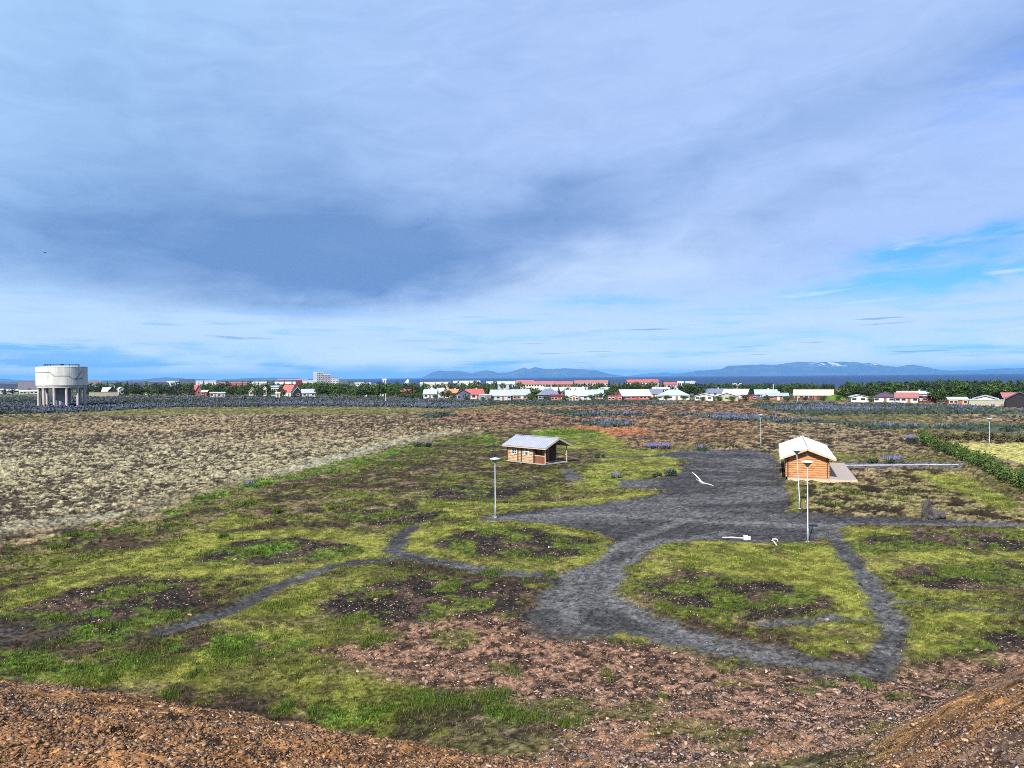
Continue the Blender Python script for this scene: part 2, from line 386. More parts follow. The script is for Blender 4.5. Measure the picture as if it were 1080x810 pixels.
def warp(x, y, a, sc, seed):
    return x+(fbm(x, y, sc, 3, seed)-0.5)*2*a, y+(fbm(x, y, sc, 3, seed+50)-0.5)*2*a
def lerp(c, col, m):
    return c+(np.asarray(col)-c)*np.asarray(m)[:, None]
def var2(x, y, a, b, m):
    return np.asarray(a)[None]*(1-m[:, None])+np.asarray(b)[None]*m[:, None]

def cover_of(x, y, mound):
    """own colour of the ground and how much of each cover grows or lies there"""
    px = 540+FPX*x/np.maximum(y, 0.6)
    k = np.clip(y/60, 0.35, 3.0)
    xw, yw = warp(x, y, 1.1, 4.0, 70)
    xs, ys = warp(x, y, 0.35, 0.8, 90); xw, yw = xw+(xs-x), yw+(ys-y)
    xf, yf = warp(x, y, 6.0, 25.0, 110)
    f1, f2, f3 = fbm(x, y, 0.9, 3, 1), fbm(x, y, 5.0, 4, 2), fbm(x, y, 30.0, 4, 3)
    f4 = fbm(x*0.8, y*0.8, 1.1, 4, 4, 0.62)
    tuft = sstep(f4, 0.42, 0.58)
    c = var2(x, y, (0.034, 0.024, 0.014), (0.165, 0.125, 0.070), tuft)
    c = lerp(c, (0.085, 0.080, 0.026), sstep(f3, 0.45, 0.62)*0.7)
    hum = 0.8*np.ones_like(x); grass = 0.05*np.ones_like(x); stone = np.zeros_like(x)
    # reddish heath and the orange knoll
    m = sstep(sd_poly(xf, yf, P_red, 30), 8, -8)
    c = lerp(c, var2(x, y, (0.046, 0.028, 0.018), (0.170, 0.100, 0.056), tuft), m*0.85)
    m = sstep(sd_poly(xw, yw, P_orange), 2, -1); c = lerp(c, (0.235, 0.090, 0.040), m*0.8)
    # pale moss field with brown hollows
    m = sstep(sd_poly(xf*0.7+xw*0.3, yf*0.7+yw*0.3, P_mossL, 30), 3, -6)
    pale = sstep(fbm(x*0.75, y*0.75, 0.55, 4, 14, 0.66)+0.30*(f3-0.5)+0.22*(f2-0.5), 0.47, 0.60)
    tone = sstep(y+60*(f3-0.5), 105, 180)
    cm = var2(x, y, (0.050, 0.038, 0.026), (0.215, 0.190, 0.114), pale)
    cm = lerp(cm, var2(x, y, (0.050, 0.033, 0.020), (0.190, 0.142, 0.078), pale), tone*0.85)
    c = lerp(c, cm, m); grass *= 1-m
    m2 = sstep(sd_line(xw, yw, L_mossrim, 6), 3.5, 0.5)*m; c = lerp(c, (0.185, 0.180, 0.130), m2*0.75)
    # olive strip before the lupins
    m = sstep(np.abs(y+ (f3-0.5)*60-262), 34, 8)*sstep(px, 640, 420); c = lerp(c, (0.100, 0.100, 0.032), m*0.75)
    # rough olive brown ground by the deck
    m = sstep(sd_poly(xw, yw, P_rough), 1.0, -1.5)
    c = lerp(c, var2(x, y, (0.030, 0.021, 0.012), (0.140, 0.118, 0.050), sstep(f4+0.25*(f2-0.5), 0.42, 0.57)), m); grass = grass*(1-m)+0.25*m
    # the park: thin turf on brown soil
    m = sstep(sd_poly(xw, yw, P_park), 0.8, -1.2)
    turf = sstep(f2*0.5+f1*0.5, 0.43, 0.56)
    cp = var2(x, y, (0.050, 0.033, 0.020), (0.078, 0.084, 0.016), turf)
    cp = lerp(cp, (0.125, 0.092, 0.055), sstep(fbm(x, y, 2.2, 4, 21, 0.6), 0.56, 0.64)*0.7); cp = lerp(cp, (0.030, 0.022, 0.016), sstep(fbm(x, y, 2.8, 4, 22, 0.6), 0.56, 0.66)*0.75)
    c = lerp(c, cp, m); hum = hum*(1-m)+0.35*m; grass = grass*(1-m)+m*(0.30+0.5*turf)
    smooth = np.zeros_like(x); bare = sstep(fbm(x, y, 2.4, 4, 23, 0.6), 0.55, 0.63)
    for g in GREENS:
        m = sstep(sd_poly(xw, yw, g), 0.5, -0.7)*(1-0.5*bare)
        cg = var2(x, y, (0.092, 0.100, 0.016), (0.156, 0.161, 0.030), sstep(f1*0.6+f2*0.4, 0.40, 0.58))
        c = lerp(c, cg, m*0.92); hum = hum*(1-m)+0.15*m; grass = grass*(1-m)+m*0.75; smooth = np.maximum(smooth, m)
    for g in BEDS:
        m = sstep(sd_poly(xw, yw, g), 0.4, -0.5); smooth *= 1-m
        weeds = sstep(fbm(x, y, 1.7, 4, 33, 0.6), 0.50, 0.58)
        cb = var2(x, y, (0.026, 0.020, 0.018), (0.062, 0.082, 0.014), weeds)
        cb = lerp(cb, (0.075, 0.048, 0.036), sstep(fbm(x, y, 2.0, 3, 35), 0.54, 0.64)*(1-weeds)*0.7)
        c = lerp(c, cb, m*0.95); hum = hum*(1-m)+0.5*m; grass = grass*(1-m)+m*0.7*weeds; stone = np.maximum(stone*(1-m), m*0.6*(1-weeds))
    for g in DARKS:
        m = sstep(sd_poly(xw, yw, g), 0.4, -0.4); c = lerp(c, (0.042, 0.038, 0.037), m*0.65*sstep(fbm(x, y, 1.6, 4, 59, 0.6), 0.38, 0.55)); grass *= 1-0.7*m
    for g in LUSH:
        m = sstep(sd_poly(xw, yw, g), 0.7, -0.9)*sstep(fbm(x, y, 1.7, 4, 41, 0.6), 0.39, 0.53)
        c = lerp(c, var2(x, y, (0.036, 0.078, 0.009), (0.085, 0.150, 0.014), f1), m*0.9); grass = np.maximum(grass, m*1.35); stone *= 1-m
    # gravel paths
    eb = 0.30+0.9*sstep(y, 36, 29); pm = sstep(sd_poly(xw*0.6+x*0.4, yw*0.6+y*0.4, P_plaza)+(fbm(x, y, 0.5, 3, 43, 0.65)-0.5)*1.2*eb, eb, -0.45-0.5*(eb-0.3))*(1-0.35*sstep(y, 31, 27)*sstep(fbm(x, y, 0.9, 3, 42, 0.65), 0.40, 0.60))
    xl, yl = xw*0.55+x*0.45, yw*0.55+y*0.45
    for L, w in ((L_pathR, 0.62), (L_pathR2, 0.30), (L_pathR3, 0.30), (L_pathL, 0.62), (L_pathL2, 0.55), (L_cabin, 0.7), (L_cabin2, 0.8)):
        pm = np.maximum(pm, sstep(sd_line(xl, yl, L, 5), w+0.35, w-0.35)*(0.92 if L is not L_pathR3 else 0.7))
    worn = sstep(fbm(x*0.5, y, 3.0, 4, 44), 0.42, 0.62)
    cg = var2(x, y, (0.047, 0.046, 0.048), (0.074, 0.073, 0.075), worn)*(0.7+0.6*fbm(x, y, 0.28, 2, 46))[:, None]
    cg = lerp(cg, (0.030, 0.030, 0.036), sstep(fbm(x, y*0.7, 4.0, 4, 45, 0.6), 0.58, 0.72)*0.35)
    for L, w in ((L_track1, 0.55), (L_track2, 0.55), (L_track3, 0.9)): cg = lerp(cg, (0.098, 0.097, 0.098), sstep(sd_line(xw*0.3+x*0.7, yw*0.3+y*0.7, L, 5)+(fbm(x, y, 0.7, 3, 58)-0.5)*0.9, w+0.35, w-0.5)*0.75)
    pmb = np.clip(pm*1.15-0.35*sstep(f1, 0.5, 0.7)*(pm < 0.9), 0, 1)
    c = lerp(c, cg, pmb); hum *= 1-0.9*pmb; grass *= (1-pmb)**2; stone = stone*(1-pmb)+0.30*pmb*(y < 60)
    # rubble
    m = np.maximum(sstep(sd_poly(xw, yw, P_rubble), 0.8, -1.0), sstep(mound, 0.4, 0.7)*(px > 640))*(1-0.75*pm)
    cr = var2(x, y, (0.052, 0.032, 0.022), (0.165, 0.095, 0.062), sstep(fbm(x, y, 0.4, 3, 49, 0.65), 0.40, 0.6))
    cr = lerp(cr, (0.230, 0.118, 0.050), sstep(fbm(x, y, 3.5, 3, 47), 0.48, 0.64)*0.75*sstep(y, 25, 17))
    gr = sstep(fbm(x, y, 2.6, 3, 48), 0.60, 0.68)
    cr = lerp(cr, (0.075, 0.085, 0.020), gr*0.6)
    keep = np.clip(grass-0.9, 0, 1)
    c = lerp(c, cr, m*(1-keep)); stone = np.maximum(stone, m*(1-keep)*(1-0.7*gr)); grass = np.where(m > 0.4, np.maximum(grass*(1-m)+0.35*gr*m, keep*1.6), grass); hum = hum*(1-m)+0.3*m
    # ochre mound the viewer stands on
    m = sstep(mound+(fbm(x, y, 1.5, 3, 54)-0.5)*0.6, 0.40, 0.75)*np.where(px > 640, sstep(px+(fbm(x, y, 2.0, 3, 55)-0.5)*260, 850, 950)*0.85, 1.0)
    co = var2(x, y, (0.120, 0.060, 0.026), (0.310, 0.150, 0.054), sstep(fbm(x, y, 0.8, 5, 51, 0.62), 0.40, 0.58))
    co = lerp(co, (0.095, 0.066, 0.052), sstep(fbm(x, y, 1.6, 4, 52), 0.52, 0.62)*0.8)
    c = lerp(c, co, m); stone = stone*(1-m)+m*(0.40+0.6*sstep(fbm(x, y, 1.2, 3, 53), 0.42, 0.56)); orange = m; grass = grass*(1-m)+0.012*m; hum = hum*(1-m)+0.15*m
    # field and road on the right
    m = sstep(sd_poly(xw, yw, P_field), 0.4, -0.4); c = lerp(c, var2(x, y, (0.215, 0.205, 0.055), (0.265, 0.240, 0.085), f1), m); hum *= 1-m; grass = grass*(1-m)
    m = sstep(sd_poly(x, y, P_road), 0.2, -0.2); c = lerp(c, (0.075, 0.080, 0.095), m); hum *= 1-m; grass *= 1-m
    # blue haze of lupins: soil and leaves under them
    for g in LUPINE:
        m = sstep(sd_poly(xf*0.5+x*0.5, yf*0.5+y*0.5, g, 30), 3, -4); c = lerp(c, (0.060, 0.075, 0.060), m*0.8)
    # the land beyond the first houses
    front = np.interp(px, [0, 200, 330, 480, 750, 1080], [560, 500, 430, 360, 310, 250]); m = sstep(y, front*1.02, front*1.25); c = lerp(c, var2(x, y, (0.050, 0.065, 0.028), (0.085, 0.085, 0.060), sstep(f3, 0.4, 0.6)), m)
    return c, np.clip(hum, 0, 1), np.clip(grass, 0, 1.5), np.clip(stone, 0, 1), pm, smooth
def ground_cover(x, y, mound):
    c, hum, grass, stone, pm, smooth = cover_of(x, y, mound)
    # mottling of single plants, pebbles and bare spots
    a = fbm(x, y, 0.22, 2, 201, 0.7); yc = np.maximum(y, 1.0); b = fbm(60*x/yc, 60*np.log(yc), 0.30, 2, 203, 0.7)
    amp = (1.0-0.35*pm)*(1-0.45*smooth)
    m = 1+amp*(1.5*(a-0.5)+1.5*(b-0.5))
    c = c*np.clip(m, 0.25, 2.2)[:, None]
    c = c*np.clip(c.mean(1)/0.085, 0.25, 1.5)[:, None]**0.32  # tone contrast stretched in the colour, standing in for shadows between clumps
    return c, hum, grass, stone, pm
def in_lupine(x, y):
    xf, yf = warp(x, y, 6.0, 25.0, 110); m = np.zeros_like(x)
    for g in LUPINE: m = np.maximum(m, sstep(sd_poly(xf*0.5+x*0.5, yf*0.5+y*0.5, g, 30), 2, -3))
    return m

def relief(x, y, hum, stone):
    f4 = fbm(x*0.8, y*0.8, 1.1, 4, 4, 0.62); h2 = fbm(x*0.75, y*0.75, 0.55, 4, 14, 0.66)
    fine = fbm(x, y, 0.35, 3, 61)
    return hum*((np.maximum(f4, h2)-0.5)*0.75*np.clip(y/60, 0.5, 1.4)+(fine-0.5)*0.12)+stone*(fine-0.5)*0.10*(y < 45)+(fine-0.5)*0.03*(y < 80)

def ground_z(x, y):
    x = np.atleast_1d(np.asarray(x, float)); y = np.atleast_1d(np.asarray(y, float)); return terr(x, y)[0]
def gz(x, y): return float(ground_z(x, y)[0])

def build_ground():
    rows = np.concatenate([np.arange(2.2, 40, 0.42), np.arange(40, 120, 0.62), np.arange(120, 330, 0.85)])
    ys_far = H*FPX/rows[::-1]                                   # 26 m ... 3900 m
    ys_near = np.concatenate([np.arange(1.0, 7, 0.25), np.arange(7, 26, 0.055)])
    ys = np.concatenate([ys_near, ys_far[ys_far > 26.03], [5200., 7000., 9000.]])
    t_in = np.linspace(-0.76, 0.76, 1050)
    t_out = np.concatenate([np.linspace(0.7625, 1.15, 190), np.linspace(1.16, 2.3, 60)])
    ts = np.concatenate([-t_out[::-1], t_in, t_out])
    T, Y = np.meshgrid(ts, ys); x = (T*Y).ravel(); y = Y.ravel()
    z, md = terr(x, y)
    col, hum, grass, stone, pm = ground_cover(x, y, md)
    z = z+relief(x, y, hum, stone)-0.07*pm
    V = np.stack([x, y, z], 1); nx, ny = len(ts), len(ys)
    i = np.arange(ny-1)[:, None]*nx+np.arange(nx-1)[None]
    F = np.stack([i, i+1, i+nx+1, i+nx], -1).reshape(-1, 4)
    m = bpy.data.materials.new('ground'); m.use_nodes = True; q = N(m.node_tree); b = m.node_tree.nodes['Principled BSDF']
    b.inputs['Roughness'].default_value = 0.95; b.inputs['Specular IOR Level'].default_value = 0.1
    a = q.node('ShaderNodeVertexColor', layer_name='Col'); tc = q.node('ShaderNodeTexCoord'); vec = tc.outputs['Object']
    n1 = q.noise(vec, 7.0, 6, 0.7); n2 = q.noise(vec, 26.0, 4, 0.7)
    k = q.mul(q.ramp(n1, 0.25, 0.75, 0.55, 1.45), q.ramp(n2, 0.25, 0.75, 0.65, 1.35))
    base = q.mix(1.0, a.outputs[0], q.xyz(k, k, k), 'MULTIPLY')
    q.put(b.inputs['Base Color'], base)
    bn = q.node('ShaderNodeBump'); bn.inputs['Strength'].default_value = 0.8; bn.inputs['Distance'].default_value = 0.05
    q.put(bn.inputs['Height'], q.add(n1, q.mul(n2, 0.5))); q.put(b.inputs['Normal'], bn.outputs[0])
    g = npmesh('ground', V, F, m, col, smooth=True); g['kind'] = 'structure'
    return g
build_ground()

def build_sea():
    m = bpy.data.materials.new('sea_water'); m.use_nodes = True; q = N(m.node_tree); b = m.node_tree.nodes['Principled BSDF']
    q.put(b.inputs['Base Color'], (0.012, 0.030, 0.085)); b.inputs['Roughness'].default_value = 0.55; b.inputs['Specular IOR Level'].default_value = 0.12
    tc = q.node('ShaderNodeTexCoord'); mp = q.node('ShaderNodeMapping'); q.put(mp.inputs['Vector'], tc.outputs['Object']); mp.inputs['Scale'].default_value = (0.004, 0.012, 1)
    bn = q.node('ShaderNodeBump'); bn.inputs['Strength'].default_value = 0.5; bn.inputs['Distance'].default_value = 3.0
    q.put(bn.inputs['Height'], q.noise(mp.outputs[0], 1.0, 6, 0.65)); q.put(b.inputs['Normal'], bn.outputs[0])
    o = obj('sea', [(-75000, 700, -16), (75000, 700, -16), (75000, 75000, -16), (-75000, 75000, -16)], [(0, 1, 2, 3)], m); o['kind'] = 'structure'
build_sea()

# ------------------------------------------------------------------ far mountains
def mountain(name, prof, D, depth, snow=None, seed=0, base_drop=0.0):
    P = np.array(prof, float); xs = np.linspace(P[0, 0], P[-1, 0], 260); top = np.interp(xs, P[:, 0], P[:, 1])
    top = top - (fbm(xs, xs*0+seed, 7, 3, seed)-0.5)*1.1*np.clip((np.minimum(xs-P[0, 0], P[-1, 0]-xs))/12, 0, 1)
    nb = 27; V = []; 
    for j in range(nb):
        v = j/(nb-1)*2-1                                    # -1 front foot, 0 crest, 1 back foot
        prof_h = max(0.0, 1-abs(v)) ** 0.75
        y = D+v*depth/2
        X = (xs-540)/FPX*D*(1+v*depth/2/D*0.4)
        zt = H+D*(hor(xs)-top)/FPX
        rough = (fbm(X, X*0+y*1.0, 1400, 5, seed+3)-0.5)*2
        z = -30+(zt+30)*np.clip(prof_h+rough*0.24*(prof_h*(1-prof_h))*4*0.5, 0, 1)
        V.append(np.stack([X, np.full_like(X, y), z], 1))
    V = np.concatenate(V); nx = len(xs); i = np.arange(nb-1)[:, None]*nx+np.arange(nx-1)[None]
    F = np.stack([i, i+1, i+nx+1, i+nx], -1).reshape(-1, 4)
    col = np.tile(np.array([[0.040, 0.048, 0.050]]), (len(V), 1))
    gul = fbm(V[:, 0], V[:, 1], 700, 5, seed+9)
    col = lerp(col, (0.070, 0.070, 0.068), sstep(gul, 0.45, 0.6))
    if snow:
        g2 = fbm(V[:, 0], V[:, 1]*0.4, 260, 4, seed+31, 0.65); m = sstep(g2, 0.57, 0.64)*sstep(V[:, 2], snow[0], snow[1]); pxx = 540+FPX*V[:, 0]/V[:, 1]
        m *= sstep(pxx, snow[2]-10, snow[2]+8)*sstep(pxx, snow[3]+10, snow[3]-8); col = lerp(col, (0.8, 0.82, 0.85), m)
    o = npmesh(name, V, F, MT['mountain'], col, smooth=True); o['kind'] = 'structure'
MT = {'mountain': mat('mountain_rock', (0.1,0.1,0.1), 0.95, 0.05, attr=True)}
mountain('mountain', [(446,399),(455,393.5),(463,391),(475,392),(483,391.3),(497,394),(505,392.5),(513,390.8),(525,393.5),(535,393.5),(545,391),(553,388),(558,389.8),(565,387.8),(575,389.7),(600,389),(628,391),(640,394),(652,396.5),(668,398.5)], 38000, 7000, seed=3)
mountain('mountain', [(640,398.2),(665,396.5),(690,393.8),(700,393.2),(712,394),(730,392.6),(760,392.5),(800,395)], 52000, 6000, seed=8)
mountain('mountain', [(705,397.5),(718,395.5),(735,391.5),(760,390),(768,386.3),(800,385),(815,385.3),(840,382.3),(860,382.8),(880,382),(900,382.3),(925,384.3),(945,387.5),(955,385.8),(962,385),(972,387),(985,390.3),(1000,391.5),(1030,390.7),(1050,389.2),(1090,388.2),(1180,386),(1300,390)], 36000, 9000, snow=(330, 520, 860, 985), seed=12)
mountain('hills', [(-260,402),(-60,400),(0,400),(20,401.6),(60,402.4),(150,401),(165,399.2),(180,398.4),(195,400),(230,401),(260,399.4),(285,398.6),(320,399.6),(345,400.4)], 30000, 5000, seed=20)

def build_haze():
    m = bpy.data.materials.new('air'); m.use_nodes = True; t = m.node_tree; t.nodes.clear(); q = N(t)
    v = q.node('ShaderNodeVolumePrincipled'); v.inputs['Color'].default_value = (0.17, 0.48, 1.0, 1); v.inputs['Density'].default_value = 2.5e-5; v.inputs['Anisotropy'].default_value = 0.0
    o = q.node('ShaderNodeOutputMaterial'); t.links.new(v.outputs[0], o.inputs['Volume'])
    b = MB().box(-90000, 90000, -400, 90000, -32, 560).build('haze', m); b['kind'] = 'stuff'
if HAZE: build_haze()

# ------------------------------------------------------------------ materials
MT.update(
 concrete=mat('pale_concrete', (0.42,0.435,0.42), 0.85, 0.2, var=0.2, vscale=0.5, stretch=(1,1,0.2)),
 concrete_leg=mat('grey_pink_concrete', (0.34,0.31,0.32), 0.85, 0.2, var=0.2, vscale=0.6),
 concrete_core=mat('grey_concrete', (0.23,0.22,0.25), 0.85, 0.2, var=0.25, vscale=0.5),
 white=mat('white_paint', (0.42,0.42,0.41), 0.6, 0.3, var=0.06, vscale=0.6),
 cream=mat('cream_paint', (0.46,0.43,0.34), 0.7, 0.2, var=0.08, vscale=0.6),
 beige=mat('beige_render', (0.28,0.27,0.20), 0.8, 0.2, var=0.08, vscale=0.6),
 grey=mat('grey_render', (0.34,0.36,0.40), 0.8, 0.2, var=0.10, vscale=0.6),
 mauve=mat('mauve_grey_cladding', (0.20,0.18,0.22), 0.8, 0.2, var=0.15, vscale=0.3),
 dark=mat('black_stained_boards', (0.018,0.017,0.022), 0.75, 0.2, var=0.25, vscale=1.5),
 navy=mat('dark_blue_cladding', (0.065,0.075,0.125), 0.7, 0.25, var=0.12, vscale=0.8),
 slate=mat('slate_blue_roofing', (0.125,0.14,0.215), 0.6, 0.3, var=0.12, vscale=0.8),
 red=mat('red_painted_cladding', (0.32,0.05,0.065), 0.7, 0.25, var=0.12, vscale=0.8),
 redroof=mat('faded_red_roofing', (0.33,0.085,0.08), 0.6, 0.3, var=0.12, vscale=0.6),
 orangeroof=mat('orange_red_roofing', (0.50,0.17,0.09), 0.6, 0.3, var=0.12, vscale=0.6),
 pinkroof=mat('pale_red_roofing', (0.28,0.11,0.11), 0.6, 0.3, var=0.10, vscale=0.6),
 maroon=mat('maroon_boards', (0.105,0.022,0.030), 0.7, 0.2, var=0.2, vscale=1.0),
 brown=mat('orange_brown_boards', (0.19,0.085,0.05), 0.75, 0.2, var=0.2, vscale=1.0),
 purpleroof=mat('dark_purple_roofing', (0.075,0.045,0.075), 0.6, 0.3, var=0.12),
 whiteroof=mat('white_roofing', (0.37,0.40,0.43), 0.55, 0.3, var=0.06, vscale=0.5),
 creamroof=mat('cream_roofing', (0.37,0.35,0.29), 0.55, 0.3, var=0.08, vscale=0.5),
 blueroof=mat('pale_blue_roofing', (0.30,0.40,0.48), 0.5, 0.35, var=0.08, vscale=0.5),
 greyroof=mat('light_grey_roofing', (0.28,0.31,0.36), 0.5, 0.35, var=0.08, vscale=0.5),
 glass=mat('dark_window_glass', (0.02,0.025,0.03), 0.12, 0.6),
 frame=mat('white_window_frame', (0.60,0.60,0.58), 0.55),
 tin_grey=mat('grey_metal_roof', (0.265,0.28,0.335), 0.45, 0.4, var=0.10, vscale=0.9),
 tin=mat('corrugated_metal_roof', (0.40,0.42,0.47), 0.45, 0.4, var=0.10, vscale=0.9),
 log_tan=mat('weathered_tan_logs', (0.37,0.255,0.155), 0.75, 0.2, var=0.45, vscale=2.2, bump=0.4, stretch=(0.7,0.7,5)),
 log_orange=mat('oiled_orange_logs', (0.37,0.17,0.072), 0.65, 0.25, var=0.40, vscale=2.0, bump=0.4, stretch=(0.7,0.7,5)),
 timber_dark=mat('dark_brown_timber_and_porch_shade', (0.085,0.044,0.030), 0.75, 0.2, var=0.3, vscale=3),
 timber_red=mat('red_brown_boards', (0.165,0.065,0.036), 0.75, 0.2, var=0.3, vscale=3, stretch=(4,4,0.6)),
 timber_pale=mat('pale_bare_timber', (0.40,0.31,0.23), 0.75, 0.2, var=0.18, vscale=3),
 deck=mat('pinkish_deck_boards', (0.285,0.25,0.23), 0.8, 0.2, var=0.22, vscale=3, stretch=(5,0.6,1)),
 steel=mat('galvanised_steel', (0.25,0.28,0.31), 0.5, 0.4, metal=0.2, var=0.08),
 lamp_top=mat('pale_blue_lamp_lid', (0.34,0.45,0.49), 0.4, 0.4),
 lens=mat('grey_lamp_lens', (0.20,0.26,0.28), 0.2, 0.5),
 gull=mat('white_feathers', (0.82,0.82,0.80), 0.8, 0.1), tip=mat('dark_wing_feathers', (0.03,0.03,0.035), 0.8, 0.1), bill=mat('yellow_bill', (0.6,0.35,0.05), 0.5),
 basalt=mat('grey_basalt', (0.062,0.057,0.060), 0.9, 0.15, var=0.5, vscale=3.5, bump=0.8, bscale=9),
 leaf=mat('leaves', (0.1,0.1,0.1), 0.75, 0.15, attr=True), bark=mat('bark', (0.11,0.085,0.065), 0.9, 0.1, var=0.3, vscale=6),
 stone=mat('broken_stone', (0.2,0.2,0.2), 0.9, 0.12, attr=True, var=0.25, vscale=25),
)

# ------------------------------------------------------------------ water tower
def water_tower():
    D = 319.0; x = (65.5-540)/FPX*D; g = gz(x, D)
    r = 9.65; ax = math.atan2(x, D)
    t = thing('water_tower', 'round pale concrete water tower on a ring of columns at the heath edge', 'water tower', (x, D, g), -ax)
    zr = lambda row: H-D*(row-402.1)/FPX-g
    ztop, zb = zr(387.4), zr(407.2)
    tank = MB().lathe([(r-0.15, zb), (r, zb+0.15), (r, ztop-0.25), (r+0.06, ztop-0.25), (r+0.06, ztop), (r-0.3, ztop), (r-0.3, ztop-0.1)], 72).build('tank', MT['concrete'], t)
    rf = MB().lathe([(r-0.32, ztop-0.12), (r*0.5, ztop+0.32), (1.5, ztop+0.55), (0.9, ztop+0.56)], 72).build('roof', MT['white'], t)
    MB().lathe([(0.85, ztop+0.55), (0.85, ztop+1.05), (0.2, ztop+1.25)], 20).build('hatch', MT['dark'], rf)
    rl = MB()
    for k in range(28):
        a = 2*math.pi*k/28; c0 = Vector((6.6*math.cos(a), 6.6*math.sin(a), ztop+0.1)); rl.tube([c0, c0+Vector((0, 0, 0.95))], 0.05, 5)
    pts = [Vector((6.6*math.cos(2*math.pi*k/56), 6.6*math.sin(2*math.pi*k/56), ztop+1.0)) for k in range(57)]
    rl.tube(pts, 0.06, 5, caps=False); rl.build('railing', MT['dark'], rf)
    for px in (38.6, 83.2):
        bm_ = MB(); a = math.asin(max(-1, min(1, (px-65.5)/27.6))); bm_.tube([(r*math.sin(a)*0.985, -r*math.cos(a)*0.985, ztop-0.3), (r*math.sin(a)*0.985, -r*math.cos(a)*0.985, ztop+0.7)], 0.10, 6)
        bm_.build('lightning_rod', MT['dark'], rf)
    # the line drawn round the tank: two steps down, then a tail fin
    def strip(points, w):
        mb = MB()
        P = []
        for (x0, y0), (x1, y1) in zip(points[:-1], points[1:]):
            n = max(2, int(abs(x1-x0)*1.5))
            for i in range(n): P.append((x0+(x1-x0)*i/n, y0+(y1-y0)*i/n))
        P.append(points[-1]); ring = []
        for i, (px, row) in enumerate(P):
            a = math.asin(max(-0.999, min(0.999, (px-65.5)/27.55))); z = zr(row)
            q0 = P[max(i-1, 0)]; q1 = P[min(i+1, len(P)-1)]; d = Vector((q1[0]-q0[0], -(q1[1]-q0[1]))).normalized(); nrm = Vector((-d.y, d.x))*w/2
            for sgn in (-1, 1):
                da = sgn*nrm.x/r/max(0.25, math.cos(a)); ring.append([((r+o)*math.sin(a+da), -(r+o)*math.cos(a+da), z+sgn*nrm.y) for o in (0.004, 0.03)])
        b = len(mb.v)
        for pr in ring: mb.v += pr
        for i in range(len(P)-1):
            k = b+i*4; l = k+4
            mb.f += [(k+1, l+1, l+3, k+3), (k, k+1, k+3, k+2)[::-1] if i == 0 else (k, l, l+1, k+1), (k+2, k+3, l+3, l+2)]
        return mb
    m = mat('dark_blue_line_paint', (0.07, 0.085, 0.13), 0.7)
    e = strip([(38.1, 393.6), (53.2, 393.6), (57.2, 397.2), (73, 397.2), (76.2, 400.2), (88, 400.2)], 0.26).build('painted_line', m, tank)
    strip([(80.5, 400.0), (86.4, 391.6)], 0.26).build('painted_line', m, tank); strip([(78.6, 401.6), (87.4, 398.9)], 0.2).build('painted_line', m, tank)
    MB().lathe([(r-0.55, zb-0.95), (r-0.35, zb-0.9), (r-0.35, zb-0.1), (r-0.2, zb-0.003), (3, zb-0.003)], 72).build('ring_beam', MT['concrete_leg'], t)
    for k in range(12):
        a = 2*math.pi*(k+0.35)/12; cx, cy = (r-0.95)*math.cos(a), (r-0.95)*math.sin(a)
        MB().lathe([(0.62, -0.5), (0.62, 0.25), (0.54, 0.4), (0.52, zb-1.5), (0.62, zb-0.952)], 14, cx, cy).build('column', MT['concrete_leg'], t)
    c = MB().lathe([(3.0, -0.5), (3.0, zb-0.005)], 36).build('core_shaft', MT['concrete_core'], t)
    MB().box(-0.5, 0.5, -3.1, -2.9, -0.1, 2.0).build('door', MT['navy'], c)
water_tower()

# ------------------------------------------------------------------ log cabins
def log_wall(x0, x1, z0, z1, y, thick, pitch, top=None):
    """a wall of stacked round logs in the x-z plane at y (outer face at y); top(x) limits it to a gable"""
    mb = MB(); z = z0
    while z < z1-0.02:
        h = min(pitch, z1-z)
        a, b = x0, x1
        if top:
            xs = [x0+(x1-x0)*i/60 for i in range(61)]; ok = [u for u in xs if top(u) >= z+h*0.6]
            if not ok: break
            a, b = ok[0], ok[-1]
        prof = [(0.0, 0.0), (-0.035, h*0.18), (-0.05, h*0.5), (-0.035, h*0.82), (0.0, h), (thick, h), (thick, 0.0)]
        mb.prism([(a, y+p, z+q) for p, q in prof], (b-a, 0, 0)); z += h
    return mb
def yzflip(mb, sx=1):
    """turn an x-z wall into a y-z wall"""
    mb.v = [(sx*v[1], v[0], v[2]) for v in mb.v]
    if sx > 0: mb.f = [f[::-1] for f in mb.f]
    return mb
def shift(mb, dx, dy, dz):
    mb.v = [(v[0]+dx, v[1]+dy, v[2]+dz) for v in mb.v]; return mb
def ribbed_slope(p_eave0, p_eave1, p_ridge1, p_ridge0, th, ribs):
    """a sheet-metal roof slope with standing ribs running up it"""
    mb = MB(); e0, e1, r1, r0 = map(Vector, (p_eave0, p_eave1, p_ridge1, p_ridge0))
    n = (e1-e0).cross(r0-e0).normalized()
    if n.z < 0: n = -n
    mb.quad_box([e0-n*th, e1-n*th, r1-n*th, r0-n*th, e0, e1, r1, r0])
    for i in range(ribs+1):
        t = 0.01+0.98*i/ribs; a = e0.lerp(e1, t)+n*0.012; b = r0.lerp(r1, t)+n*0.012
        mb.bar(a, b, 0.05, 0.035)
    return mb
